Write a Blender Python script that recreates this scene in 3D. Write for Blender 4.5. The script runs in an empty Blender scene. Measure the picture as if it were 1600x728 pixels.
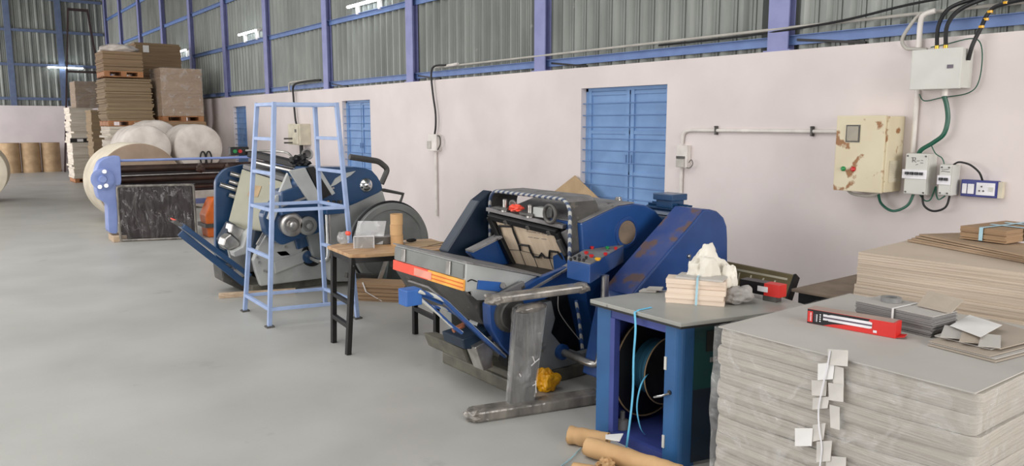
import bpy, bmesh, math, random
from mathutils import Vector, Matrix, noise
C = bpy.context.scene.collection
PI = math.pi

# ---------------------------------------------------------------- camera, light, exposure
CAM_H = 1.8
FOC = 1200.0                                  # focal length in pixels of a 1600x728 frame
PITCH = math.atan(172/1200); YAW = math.atan(920/math.hypot(1200, 172))
cd = bpy.data.cameras.new('camera'); cam = bpy.data.objects.new('camera', cd); C.objects.link(cam)
cd.sensor_width = 36; cd.lens = 36*FOC/1600; cd.clip_start = .05; cd.clip_end = 200
cam.location = (0, 0, CAM_H); cam.rotation_euler = (PI/2-PITCH, 0, -YAW)
bpy.context.scene.camera = cam
vs = bpy.context.scene.view_settings
vs.view_transform = 'Standard'; vs.look = 'None'; vs.exposure = -0.14; vs.gamma = 1.0; vs.use_curve_mapping = False
w = bpy.data.worlds.new('world'); bpy.context.scene.world = w; w.use_nodes = True
w.node_tree.nodes['Background'].inputs[0].default_value = (1, .99, .97, 1)
w.node_tree.nodes['Background'].inputs[1].default_value = .6

def area(name, loc, target, sx, sy, power, col=(1, 1, 1)):
    l = bpy.data.lights.new(name, 'AREA'); l.shape = 'RECTANGLE'; l.size = sx; l.size_y = sy; l.energy = power; l.color = col
    o = bpy.data.objects.new(name, l); C.objects.link(o); o.location = loc
    o.rotation_euler = (Vector(target)-Vector(loc)).to_track_quat('-Z', 'Y').to_euler()
    return o
area('daylight_from_the_entrance', (2.2, -6.8, 2.8), (1.6, 6, 1.0), 7, 3.6, 760, (1, .97, .94))
area('roof_fill_near', (-1.5, 3.5, 6.6), (-1.0, 3.5, 0), 7, 7, 380, (1, .99, .98))  # added fill lamp under the closed ceiling, brightens the near half
area('roof_fill_middle', (-2.0, 13, 6.6), (-1.5, 13, 0), 7, 10, 700, (1, .99, .98))  # second added lamp below the solid roof, lifts the middle of the hall
area('daylight_from_left_side', (-7.5, 8, 2.4), (3, 8, .8), 10, 3.6, 640, (1, .99, .98))
area('far_left_fill', (-6.5, 29, 2.6), (2.5, 31, .5), 9, 4, 1500, (1, .97, .98))  # added lamp that brightens the far end; no door is modelled

# ---------------------------------------------------------------- pixel measurements -> points at a known depth
F_ = Vector((math.sin(YAW), math.cos(YAW), 0)); R_ = Vector((math.cos(YAW), -math.sin(YAW), 0)); Z_ = Vector((0, 0, 1))
FW = math.cos(PITCH)*F_-math.sin(PITCH)*Z_; UP = math.sin(PITCH)*F_+math.cos(PITCH)*Z_; CP = Vector((0, 0, CAM_H))
def ray(x, y): return (x-800)*R_+FOC*FW+(364-y)*UP
def Pz(x, y, z=0.0): d = ray(x, y); return CP+d*((z-CAM_H)/d.z)
def Px(x, y, X): d = ray(x, y); return CP+d*(X/d.x)
def Py(x, y, Y): d = ray(x, y); return CP+d*(Y/d.y)
V = Vector

# ---------------------------------------------------------------- materials
def lin(c): return tuple(((v/255)/12.92 if v/255 <= .04045 else ((v/255+.055)/1.055)**2.4) for v in c)+(1,)
def mat(name, col, rough=.6, metal=0.0, col2=None, scale=6.0, stretch=(1, 1, 1), bump=0.0, bscale=None, lo=.35, hi=.65, spots=None, spotscale=14, spotlo=.66, coat=0.0, spec=.5, detail=4):
    m = bpy.data.materials.new(name); m.use_nodes = True; nt = m.node_tree; N = nt.nodes; L = nt.links
    b = N['Principled BSDF']; b.inputs['Roughness'].default_value = rough; b.inputs['Metallic'].default_value = metal
    b.inputs['Coat Weight'].default_value = coat; b.inputs['Specular IOR Level'].default_value = spec
    c1 = lin(col); tc = N.new('ShaderNodeTexCoord'); mp = N.new('ShaderNodeMapping'); mp.inputs['Scale'].default_value = stretch
    L.new(tc.outputs['Object'], mp.inputs['Vector'])
    if col2 is None: col2 = tuple(min(255, v*.9) for v in col)
    n = N.new('ShaderNodeTexNoise'); n.inputs['Scale'].default_value = scale; n.inputs['Detail'].default_value = detail; L.new(mp.outputs[0], n.inputs['Vector'])
    r = N.new('ShaderNodeValToRGB'); r.color_ramp.elements[0].position = lo; r.color_ramp.elements[1].position = hi
    r.color_ramp.elements[0].color = lin(col2); r.color_ramp.elements[1].color = c1
    L.new(n.outputs['Fac'], r.inputs[0]); out = r.outputs[0]
    if spots:
        n2 = N.new('ShaderNodeTexNoise'); n2.inputs['Scale'].default_value = spotscale; n2.inputs['Detail'].default_value = 6; L.new(tc.outputs['Object'], n2.inputs['Vector'])
        r2 = N.new('ShaderNodeValToRGB'); r2.color_ramp.elements[0].position = spotlo; r2.color_ramp.elements[1].position = spotlo+.06
        L.new(n2.outputs['Fac'], r2.inputs[0]); mx = N.new('ShaderNodeMix'); mx.data_type = 'RGBA'
        L.new(r2.outputs[0], mx.inputs[0]); L.new(out, mx.inputs[6]); mx.inputs[7].default_value = lin(spots); out = mx.outputs[2]
    L.new(out, b.inputs['Base Color'])
    if bump:
        n3 = N.new('ShaderNodeTexNoise'); n3.inputs['Scale'].default_value = bscale or scale*2; n3.inputs['Detail'].default_value = 5; L.new(mp.outputs[0], n3.inputs['Vector'])
        bp = N.new('ShaderNodeBump'); bp.inputs['Strength'].default_value = bump; bp.inputs['Distance'].default_value = .01
        L.new(n3.outputs['Fac'], bp.inputs['Height']); L.new(bp.outputs[0], b.inputs['Normal'])
    return m
def emit(name, col, s):
    m = bpy.data.materials.new(name); m.use_nodes = True; b = m.node_tree.nodes['Principled BSDF']
    b.inputs['Base Color'].default_value = lin(col); b.inputs['Emission Color'].default_value = lin(col); b.inputs['Emission Strength'].default_value = s
    return m
def film(name, amount=.16, rough=.12, col=(235, 235, 235), scale=9, bump=.9, stretch=(1, 1, 1)):
    m = bpy.data.materials.new(name); m.use_nodes = True; nt = m.node_tree; N = nt.nodes; L = nt.links
    b = N['Principled BSDF']; b.inputs['Roughness'].default_value = rough; b.inputs['Base Color'].default_value = lin(col); b.inputs['Specular IOR Level'].default_value = 1.0
    tr = N.new('ShaderNodeBsdfTransparent'); mx = N.new('ShaderNodeMixShader'); tc = N.new('ShaderNodeTexCoord'); mp = N.new('ShaderNodeMapping'); mp.inputs['Scale'].default_value = stretch
    L.new(tc.outputs['Object'], mp.inputs[0])
    n = N.new('ShaderNodeTexNoise'); n.inputs['Scale'].default_value = scale; n.inputs['Detail'].default_value = 6; n.inputs['Distortion'].default_value = 1.2; L.new(mp.outputs[0], n.inputs['Vector'])
    bp = N.new('ShaderNodeBump'); bp.inputs['Strength'].default_value = bump; bp.inputs['Distance'].default_value = .04
    L.new(n.outputs['Fac'], bp.inputs['Height']); L.new(bp.outputs[0], b.inputs['Normal'])
    r = N.new('ShaderNodeValToRGB'); r.color_ramp.elements[0].position = .5; r.color_ramp.elements[1].position = .72
    r.color_ramp.elements[0].color = (amount, amount, amount, 1); r.color_ramp.elements[1].color = (min(1, amount*2.6),)*3+(1,)
    L.new(n.outputs['Fac'], r.inputs[0]); L.new(r.outputs[0], mx.inputs[0]); L.new(tr.outputs[0], mx.inputs[1]); L.new(b.outputs[0], mx.inputs[2])
    L.new(mx.outputs[0], N['Material Output'].inputs['Surface'])
    return m
def bands(name, c1, c2, scale, axis='Z', rough=.5, cut=.5, dirv=None):
    m = bpy.data.materials.new(name); m.use_nodes = True; nt = m.node_tree; N = nt.nodes; L = nt.links; b = N['Principled BSDF']; b.inputs['Roughness'].default_value = rough
    tc = N.new('ShaderNodeTexCoord'); wv = N.new('ShaderNodeTexWave'); wv.bands_direction = axis if axis in 'XYZ' else 'DIAGONAL'; wv.inputs['Scale'].default_value = scale; wv.inputs['Distortion'].default_value = .6; wv.inputs['Detail Scale'].default_value = 2
    L.new(tc.outputs['Object'], wv.inputs['Vector']); r = N.new('ShaderNodeValToRGB'); r.color_ramp.elements[0].position = cut-.06; r.color_ramp.elements[1].position = cut+.06
    r.color_ramp.elements[0].color = lin(c1); r.color_ramp.elements[1].color = lin(c2); L.new(wv.outputs[0], r.inputs[0]); L.new(r.outputs[0], b.inputs['Base Color'])
    return m

M = {}
M['floor'] = mat('concrete_floor', (178, 177, 172), .42, col2=(164, 163, 158), scale=1.3, bump=.08, bscale=30, lo=.3, hi=.7, spots=(158, 157, 153), spotscale=2.4, spotlo=.66, spec=.4, detail=8)
M['wall'] = mat('painted_plaster', (222, 212, 210), .85, col2=(213, 203, 201), scale=1.5, bump=.06, bscale=40, spots=(186, 174, 170), spotscale=9, spotlo=.76)
M['backwall'] = mat('far_plaster', (214, 206, 206), .85, col2=(204, 196, 197), scale=1.2)
M['sheet'] = mat('galvanised_sheet', (138, 142, 137), .45, .3, col2=(116, 120, 116), scale=2.5, stretch=(1, 1, .3), spots=(160, 160, 160), spotscale=5, spotlo=.72)
M['column'] = mat('violet_blue_paint', (136, 140, 186), .5, col2=(126, 130, 176), spots=(190, 190, 205), spotscale=22, spotlo=.76)
M['girt'] = mat('girt_blue_paint', (104, 130, 180), .5, col2=(94, 118, 168))
M['endgirt'] = mat('dull_blue_grey_paint', (92, 106, 134), .5, col2=(82, 96, 124))
M['shutter'] = mat('shutter_blue_paint', (122, 158, 204), .5, col2=(112, 146, 192), scale=3)
M['bar'] = mat('bar_blue_paint', (96, 130, 180), .45)
M['pvc'] = mat('white_pvc', (228, 222, 216), .45)
M['dirtypvc'] = mat('dusty_pvc', (186, 182, 174), .5)
M['black'] = mat('black_rubber', (22, 22, 24), .5)
M['blacksteel'] = mat('black_painted_steel', (30, 28, 28), .45, .2, col2=(18, 17, 17), spots=(120, 116, 110), spotscale=40, spotlo=.7)
M['dark'] = mat('dark_cast_iron', (52, 52, 54), .5, .4, col2=(36, 36, 38), scale=9)
M['charcoal'] = mat('charcoal_paint', (88, 86, 83), .5, .1, col2=(68, 67, 65), spots=(104, 98, 92), spotscale=18, spotlo=.64)
M['machblue'] = mat('royal_blue_enamel', (36, 80, 142), .34, col2=(31, 71, 130), scale=3, coat=.3)
M['machblue2'] = mat('dusty_blue_enamel', (38, 76, 138), .38, col2=(32, 66, 124), scale=4, spots=(96, 100, 116), spotscale=5, spotlo=.64, coat=.2)
M['teal'] = mat('deep_teal_blue_enamel', (30, 70, 110), .34, col2=(25, 60, 98), scale=3, coat=.3)
M['navy'] = mat('dark_navy_enamel', (22, 42, 62), .42, col2=(17, 32, 50), scale=4)
M['lightgrey'] = mat('light_grey_enamel', (184, 186, 184), .42, col2=(168, 170, 168), scale=4)
M['midgrey'] = mat('mid_grey_enamel', (150, 154, 154), .42, col2=(132, 136, 136), scale=4, spots=(110, 108, 104), spotscale=14, spotlo=.66)
M['greytop'] = mat('dusty_grey_top', (136, 134, 134), .6, col2=(108, 106, 106), scale=6, spots=(70, 66, 62), spotscale=16, spotlo=.62)
M['olive'] = mat('olive_grey_enamel', (158, 156, 138), .45, col2=(148, 146, 128), scale=3)
M['steel'] = mat('bright_machined_steel', (200, 198, 194), .28, .85, col2=(160, 156, 152), scale=10)
M['chrome'] = mat('chrome', (225, 225, 225), .12, 1.0)
M['brass'] = mat('brass', (214, 176, 70), .3, .8)
M['greenbase'] = mat('dark_green_enamel', (66, 76, 72), .5, col2=(54, 62, 60), scale=5)
M['flywheel'] = mat('grey_flywheel', (134, 136, 134), .45, .1, col2=(120, 122, 120), scale=5)
M['beam'] = mat('oily_grey_base', (112, 110, 98), .6, col2=(86, 84, 76), scale=8)
M['wood'] = mat('plywood_die_board', (228, 208, 182), .6, col2=(214, 192, 166), scale=4, stretch=(1, 8, 1))
M['rawwood'] = mat('rough_timber', (206, 184, 158), .7, col2=(178, 152, 126), scale=8, stretch=(1, 6, 6))
M['tabletop'] = mat('worn_wood_top', (200, 164, 122), .5, col2=(164, 126, 92), scale=4, stretch=(1, 5, 1), spots=(90, 80, 70), spotscale=20, spotlo=.7)
M['dullwood'] = mat('dusty_brown_top', (140, 122, 104), .6, col2=(112, 96, 82), scale=5)
M['tubeblue'] = mat('pale_blue_tube_paint', (158, 178, 216), .45, col2=(146, 166, 204), scale=8, spots=(200, 205, 215), spotscale=28, spotlo=.74)
M['lamblue'] = mat('pale_violet_blue_enamel', (140, 158, 212), .4, col2=(126, 144, 200), scale=4)
M['rustroll'] = mat('dark_brown_roller', (74, 54, 46), .4, .3, col2=(50, 36, 30), scale=4)
M['kraft'] = mat('kraft_paper', (204, 166, 120), .75, col2=(186, 148, 104), scale=5)
M['kraftdull'] = mat('dull_kraft', (176, 150, 116), .75, col2=(158, 132, 100), scale=5)
M['kraftface'] = mat('paper_roll_face', (170, 148, 128), .8, col2=(156, 134, 114), scale=3)
M['rollside'] = mat('paper_roll_side', (226, 216, 196), .8, col2=(206, 196, 176), scale=3)
M['whitewrap'] = mat('white_woven_wrap', (222, 214, 206), .7, col2=(200, 190, 182), scale=4, bump=.8, bscale=7)
M['card'] = mat('cardboard_sheet', (176, 152, 126), .8, col2=(158, 134, 110), scale=4)
def paper(name, c, c2, zs=160, bump=.5):
    return mat(name, c, .85, col2=c2, scale=1.0, stretch=(1.2, 1.2, zs), lo=.3, hi=.7, bump=bump, bscale=1.6, detail=3)
M['greysheets'] = paper('grey_board_edges', (184, 177, 166), (158, 151, 141), 110)
M['greyface'] = mat('grey_board_face', (188, 184, 178), .7, col2=(178, 174, 168), scale=2)
M['creamsheets'] = paper('cream_board_edges', (206, 190, 172), (184, 168, 150), 60)
M['creamface'] = mat('cream_board_face', (178, 166, 152), .8, col2=(168, 156, 142), scale=2)
M['brownsheets'] = paper('brown_board_edges', (146, 122, 94), (126, 104, 80), 30)
M['browntan'] = paper('tan_board_edges', (168, 138, 106), (150, 122, 94), 30)
M['olivesheets'] = paper('olive_board_edges', (150, 130, 102), (130, 112, 88), 30)
M['whitesheets'] = paper('white_paper_edges', (222, 214, 200), (188, 178, 164), 26)
M['whitepaper'] = mat('white_paper', (236, 234, 232), .7, col2=(226, 224, 222))
M['cream'] = mat('card_cut_edges', (232, 214, 196), .8, col2=(218, 198, 180), scale=1, stretch=(1, 1, 120))
M['greyedge'] = paper('grey_bundle_edges', (158, 156, 154), (116, 114, 114), 180)
M['slab'] = mat('grey_laminate_top', (162, 162, 156), .35, col2=(148, 148, 142), scale=3, spots=(120, 118, 112), spotscale=18, spotlo=.7)
M['cabblue'] = mat('cabinet_blue', (44, 96, 148), .45, col2=(38, 84, 134), scale=3, spots=(90, 120, 130), spotscale=16, spotlo=.76)
M['cabviolet'] = mat('cabinet_violet_blue', (62, 76, 146), .5, col2=(52, 64, 128), scale=3)
M['cabgreen'] = mat('cabinet_dark_green', (10, 66, 66), .5, col2=(8, 54, 56), scale=3)
M['cyan'] = mat('cyan_strap', (110, 198, 236), .4)
M['cyanpale'] = mat('pale_cyan_strap', (170, 208, 222), .4)
M['red'] = mat('red_card', (214, 48, 42), .45, col2=(204, 42, 38))
M['redglow'] = mat('red_strip', (244, 92, 70), .4, col2=(236, 82, 60))
M['yellowstrip'] = mat('amber_strip', (248, 190, 84), .4, col2=(240, 160, 70))
M['printblack'] = mat('printed_black', (20, 18, 24), .4)
M['printwhite'] = mat('printed_white', (236, 234, 238), .35)
M['printgrey'] = mat('printed_grey', (92, 80, 96), .4)
M['cloth'] = mat('off_white_cloth', (232, 227, 216), .85, col2=(216, 210, 198), scale=6, bump=.5, bscale=14)
M['stone'] = mat('grey_wrapped_paper_lump', (176, 172, 168), .7, col2=(146, 142, 138), scale=14, bump=.6, bscale=26)
M['orange'] = mat('orange_enamel', (226, 112, 40), .45)
M['yellowbag'] = mat('yellow_plastic_bag', (240, 176, 16), .35, col2=(226, 156, 8), scale=8)
M['lightblue'] = mat('bright_blue_paint', (52, 104, 178), .4, col2=(44, 92, 164), spots=(150, 150, 154), spotscale=18, spotlo=.66)
M['wrapdark'] = mat('film_wrapped_dark', (112, 110, 106), .2, .1, col2=(64, 62, 60), scale=7, stretch=(2, 2, .35), bump=.8, bscale=12, spots=(176, 174, 172), spotscale=30, spotlo=.70)
M['enclosure'] = mat('pale_grey_enclosure', (206, 206, 200), .5, col2=(200, 200, 194))
M['enclosureside'] = M['enclosure']
M['rusty'] = mat('cream_enclosure_with_rust', (216, 206, 178), .5, col2=(208, 196, 166), scale=3, spots=(150, 104, 64), spotscale=9, spotlo=.585)
M['creambox'] = mat('cream_box', (212, 204, 182), .5)
M['window'] = mat('meter_window', (132, 122, 98), .2)
M['green'] = mat('green_button', (20, 140, 70), .3)
M['redbtn'] = mat('red_button', (200, 30, 34), .3)
M['yellow'] = mat('yellow_button', (236, 176, 30), .3)
M['greencable'] = mat('green_cable', (14, 88, 68), .4)
M['sockblue'] = mat('navy_socket_plate', (34, 44, 128), .4)
M['tube'] = emit('lit_fluorescent_tube', (240, 250, 255), 24)
M['pallet'] = mat('pallet_wood', (176, 124, 82), .7, col2=(150, 100, 64), scale=5)
M['strapdark'] = mat('wound_strap_side', (70, 130, 160), .4, col2=(36, 80, 104), scale=2, stretch=(1, 60, 1))
M['darkbrown'] = mat('rust_brown_steel', (66, 50, 50), .5, .2, col2=(52, 38, 38))
M['frameolive'] = mat('olive_brown_board', (112, 98, 62), .5, col2=(96, 84, 52), scale=5)
M['film'] = film('clear_stretch_film', .13, .06, scale=7, bump=1.0)
M['filmthick'] = film('layered_stretch_film', .42, .16, (190, 188, 186), 14, 1.0, (1, 1, .35))
M['filmpanel'] = film('dark_wrinkled_film', .4, .07, (64, 58, 58), 5, .6, (2.2, 2.2, .5))
M['clearplastic'] = film('clear_plastic', .3, .1, (220, 220, 220), 5, .5)
M['panelbrown'] = mat('dark_brown_panel', (58, 46, 46), .3, col2=(40, 32, 34), scale=3)
M['tabpaper'] = mat('tab_paper', (214, 210, 204), .6)
M['guardband'] = mat('dusty_stained_blue', (74, 84, 128), .4, col2=(44, 70, 132), scale=5, spots=(104, 84, 80), spotscale=5, spotlo=.56)
M['wrapsurface'] = mat('film_wrapped_grey', (140, 134, 126), .22, .1, col2=(96, 92, 88), scale=9, stretch=(1, 1, .4), bump=1.0, bscale=12, spots=(200, 198, 194), spotscale=24, spotlo=.68)
M['rope'] = bands('blue_white_braid', (52, 88, 150), (206, 206, 200), 10, 'D')
M['ropey'] = bands('dusty_braid', (62, 76, 104), (172, 172, 168), 10, 'D')
M['copper'] = mat('copper', (176, 110, 80), .4, .6)
M['tapegrey'] = mat('grey_tape', (134, 134, 134), .4)

# ---------------------------------------------------------------- mesh building
class MB:
    def __init__(s): s.v = []; s.f = []
    def add(s, vs, fs):
        o = len(s.v); s.v += [V(p) for p in vs]; s.f += [tuple(o+i for i in f) for f in fs]; return s
    def box(s, x0, x1, y0, y1, z0, z1):
        return s.add([(x0, y0, z0), (x1, y0, z0), (x1, y1, z0), (x0, y1, z0), (x0, y0, z1), (x1, y0, z1), (x1, y1, z1), (x0, y1, z1)],
                     [(0, 3, 2, 1), (4, 5, 6, 7), (0, 1, 5, 4), (1, 2, 6, 5), (2, 3, 7, 6), (3, 0, 4, 7)])
    def obox(s, c, a, b, d):
        c = V(c); a = V(a); b = V(b); d = V(d)
        return s.add([c+a*i+b*j+d*k for k in (-1, 1) for (i, j) in ((-1, -1), (1, -1), (1, 1), (-1, 1))],
                     [(0, 3, 2, 1), (4, 5, 6, 7), (0, 1, 5, 4), (1, 2, 6, 5), (2, 3, 7, 6), (3, 0, 4, 7)])
    def rbox(s, p0, p1, depth, z0, z1):                    # box whose front edge runs p0 -> p1 on plan, going 'depth' away from it
        p0 = V((p0[0], p0[1], 0)); p1 = V((p1[0], p1[1], 0)); u = (p1-p0).normalized(); n = V((-u.y, u.x, 0))
        if n.dot(V((1, 1, 0))) < 0: n = -n
        q = [p0, p1, p1+n*depth, p0+n*depth]
        return s.prism([V((a.x, a.y, z0)) for a in q], (0, 0, z1-z0))
    def prism(s, pts, vec):
        n = len(pts); pts = [V(p) for p in pts]; vec = V(vec)
        return s.add(pts+[p+vec for p in pts], [tuple(range(n))[::-1], tuple(range(n, 2*n))]+[(i, (i+1) % n, n+(i+1) % n, n+i) for i in range(n)])
    def yprism(s, px, Y, d):                                # outline measured in the photo on the plane y=Y, thickness d away from us
        return s.prism([Py(x, y, Y) for x, y in px], (0, d, 0))
    def xprism(s, px, X, d):
        return s.prism([Px(x, y, X) for x, y in px], (d, 0, 0))
    def tube(s, path, r, n=10, closed=False):
        path = [V(p) for p in path]; m = len(path); rr = r if isinstance(r, (list, tuple)) else [r]*m
        vs = []; prev = None
        for i, p in enumerate(path):
            a = path[(i-1) % m] if (i > 0 or closed) else p; b = path[(i+1) % m] if (i < m-1 or closed) else p
            t = (b-a).normalized()
            if prev is None:
                u = t.cross(V((0, 0, 1)));
                if u.length < .1: u = t.cross(V((1, 0, 0)))
            else: u = prev-t*prev.dot(t)
            u.normalize(); prev = u; w_ = t.cross(u)
            vs += [p+(u*math.cos(k*2*PI/n)+w_*math.sin(k*2*PI/n))*rr[i] for k in range(n)]
        fs = []
        for i in range(m if closed else m-1):
            j = (i+1) % m
            fs += [(i*n+k, i*n+(k+1) % n, j*n+(k+1) % n, j*n+k) for k in range(n)]
        if not closed: fs += [tuple(range(n))[::-1], tuple(range((m-1)*n, m*n))]
        return s.add(vs, fs)
    def lathe(s, p, d, prof, n=32):                         # profile [(t along axis, radius)]
        p = V(p); d = V(d).normalized(); u = d.cross(V((0, 0, 1)))
        if u.length < .1: u = d.cross(V((1, 0, 0)))
        u.normalize(); w_ = d.cross(u); vs = []
        for t, r in prof: vs += [p+d*t+(u*math.cos(k*2*PI/n)+w_*math.sin(k*2*PI/n))*max(r, 1e-4) for k in range(n)]
        fs = []
        for i in range(len(prof)-1): fs += [(i*n+k, i*n+(k+1) % n, (i+1)*n+(k+1) % n, (i+1)*n+k) for k in range(n)]
        fs += [tuple(range(n))[::-1], tuple(range((len(prof)-1)*n, len(prof)*n))]
        return s.add(vs, fs)
    def cyl(s, p0, p1, r, n=24): p0 = V(p0); p1 = V(p1); return s.lathe(p0, p1-p0, [(0, r), ((p1-p0).length, r)], n)
    def bar(s, p0, p1, a, b, up=(0, 0, 1)):
        p0 = V(p0); p1 = V(p1); t = (p1-p0).normalized(); u = V(up).cross(t)
        if u.length < .05: u = V((1, 0, 0)).cross(t)
        u.normalize(); w_ = t.cross(u); return s.obox((p0+p1)/2, t*(p1-p0).length/2, u*a/2, w_*b/2)
    def strip(s, path, width, th, side):                    # flat ribbon along a path
        path = [V(p) for p in path]; side = V(side).normalized()
        vs = []; m = len(path)
        for i, p in enumerate(path):
            t = (path[min(i+1, m-1)]-path[max(i-1, 0)]).normalized(); nn = t.cross(side).normalized()
            vs += [p-side*width/2-nn*th/2, p+side*width/2-nn*th/2, p+side*width/2+nn*th/2, p-side*width/2+nn*th/2]
        fs = [(0, 1, 2, 3), tuple(4*(m-1)+k for k in (3, 2, 1, 0))]
        for i in range(m-1): fs += [(4*i+k, 4*i+(k+1) % 4, 4*i+4+(k+1) % 4, 4*i+4+k) for k in range(4)]
        return s.add(vs, fs)
    def sheets(s, p0, p1, depth, z0, z1, n, jit=.008, seed=1, drift=0.0):
        rnd = random.Random(seed); p0 = V((p0[0], p0[1], 0)); p1 = V((p1[0], p1[1], 0)); u = (p1-p0).normalized(); nn = V((-u.y, u.x, 0))
        if nn.dot(V((1, 1, 0))) < 0: nn = -nn
        dz = (z1-z0)/n
        for i in range(n):
            o = u*rnd.gauss(0, jit)+nn*rnd.gauss(0, jit)+u*drift*i/n; e = u*rnd.uniform(0, jit)
            s.rbox(p0+o-e, p1+o+e, depth, z0+i*dz, z0+(i+1)*dz*1.0-.0006)
        return s
    def lump(s, c, rad, seed=1, amp=.25, sub=4, freq=2.2, flat=None, ridge=False):
        bm = bmesh.new(); bmesh.ops.create_icosphere(bm, subdivisions=sub, radius=1)
        c = V(c); off = V((seed*3.1, seed*7.7, seed*1.3))
        for q in bm.verts:
            d = q.co.normalized(); f = noise.noise(d*freq+off)
            if ridge: f = f*1.1+.30*(.6-2.6*abs(noise.noise(V((d.x*freq*1.9, d.y*freq*1.9, d.z*freq*.9))+off)))+.12*noise.noise(d*freq*5+off)
            p = d*(1+amp*f)
            q.co = c+V((p.x*rad[0], p.y*rad[1], p.z*rad[2]))
            if flat is not None: q.co.z = max(q.co.z, flat)
        s.add([q.co.copy() for q in bm.verts], [tuple(q.index for q in f.verts) for f in bm.faces]); bm.free(); return s
    def build(s, name, m, parent=None, smooth=False, bevel=0.0, label=None, kind=None, segs=2):
        me = bpy.data.meshes.new(name); c = sum(s.v, V((0, 0, 0)))/len(s.v)
        me.from_pydata([p-c for p in s.v], [], s.f)
        bm = bmesh.new(); bm.from_mesh(me); bmesh.ops.recalc_face_normals(bm, faces=bm.faces)
        if bevel: bmesh.ops.bevel(bm, geom=[e for e in bm.edges if len(e.link_faces) == 2 and e.calc_face_angle(0) > .5], offset=bevel, segments=segs, profile=.6, affect='EDGES', clamp_overlap=True)
        bm.to_mesh(me); bm.free()
        if smooth:
            me.shade_smooth(); me.set_sharp_from_angle(angle=math.radians(38))
        me.materials.append(M[m] if isinstance(m, str) else m)
        o = bpy.data.objects.new(name, me); C.objects.link(o); o.location = c
        if parent is not None:
            o.parent = parent; w0 = V((0, 0, 0)); q = parent
            while q is not None: w0 += q.location; q = q.parent
            o.location = c-w0
        if label: o['label'] = label
        if kind: o['kind'] = kind
        return o
def thing(name, label, cat, loc, group=None):
    o = bpy.data.objects.new(name, None); C.objects.link(o); o.location = loc; o.empty_display_size = .1
    o['label'] = label; o['category'] = cat
    if group: o['group'] = group
    return o
def tag(o, label, cat, group=None):
    o['label'] = label; o['category'] = cat
    if group: o['group'] = group
    return o
def arc(c, r, a0, a1, n, u, v):
    c = V(c); u = V(u); v = V(v); return [c+(u*math.cos(a0+(a1-a0)*i/n)+v*math.sin(a0+(a1-a0)*i/n))*r for i in range(n+1)]
def smoothpath(pts, n=6):
    pts = [V(p) for p in pts]; out = []; m = len(pts)
    for i in range(m-1):
        a = pts[max(i-1, 0)]; b = pts[i]; c = pts[i+1]; d = pts[min(i+2, m-1)]
        for k in range(n):
            t = k/n; out.append(.5*((2*b)+(c-a)*t+(2*a-5*b+4*c-d)*t*t+(3*b-a-3*c+d)*t*t*t))
    return out+[pts[-1]]
def rounded(pts, r=.03, n=5):                               # round the corners of a polygon
    pts = [V(p) for p in pts]; out = []; m = len(pts)
    for i in range(m):
        p = pts[i]; a = pts[i-1]-p; b = pts[(i+1) % m]-p; rr = min(r, a.length*.45, b.length*.45)
        A = p+a.normalized()*rr; B = p+b.normalized()*rr
        out += [A*(1-t)**2+p*2*t*(1-t)+B*t*t for t in [k/n for k in range(n+1)]]
    return out

# ================================================================ THE SETTING
WX = 5.9; WH = 2.41; YB = 34.2
MB().box(-9, 6.6, -8, YB+.4, -.2, 0).build('floor', 'floor', kind='structure')
wins = [(5.23, 6.49), (11.65, 12.72), (17.83, 18.75)]; SILL = .82; HEAD = 2.18
m = MB(); y = -8
for a, b in wins:
    m.box(WX, WX+.2, y, a, 0, WH); m.box(WX, WX+.2, a, b, 0, SILL); m.box(WX, WX+.2, a, b, HEAD, WH); y = b
m.box(WX, WX+.2, y, YB, 0, WH)
m.build('wall_right', 'wall', kind='structure')
MB().box(-9, WX, YB, YB+.2, 0, 2.44).build('wall_back', 'backwall', kind='structure')
MB().box(-9.2, -9, -8, YB, 0, 7).build('wall_left', 'backwall', kind='structure')
def corr(name, p0, p1, z0, z1, inward, period=.205, dep=.045):
    p0 = V(p0); p1 = V(p1); u = (p1-p0).normalized(); L = (p1-p0).length; inw = V(inward); n = int(L/period); vs = []
    prof = [(0, 0), (.118, 0), (.150, 1), (.182, 1), (.196, 0)]
    mid = [(.035, 0), (.042, .22), (.052, .22), (.059, 0), (.075, 0), (.082, .22), (.092, .22), (.099, 0)]
    full = [(0, 0)]+mid+prof[1:4]
    line = []
    for i in range(n):
        for t, h in full: line.append(p0+u*(i*period+t*period/.2)+inw*h*dep)
    line.append(p0+u*n*period)
    k = len(line); b = MB()
    vs = [V((p.x, p.y, z0)) for p in line]+[V((p.x, p.y, z1)) for p in line]
    b.add(vs, [(i, i+1, k+i+1, k+i) for i in range(k-1)])
    # a thin outer skin gives the sheet its thickness
    vs2 = [v-inw*.004 for v in vs]; b.add(vs2, [(i, k+i, k+i+1, i+1) for i in range(k-1)])
    return b.build(name, 'sheet', kind='structure')
corr('wall_right_cladding', (6.06, -8, 0), (6.06, YB+.2, 0), WH-.02, 6.95, (-1, 0, 0))
corr('wall_back_cladding', (-9, YB+.12, 0), (6.06, YB+.12, 0), 2.42, 6.95, (0, -1, 0), .25)
MB().box(-9.2, 6.3, -8, YB+.4, 6.95, 7.05).build('ceiling', 'sheet', kind='structure')
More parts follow.
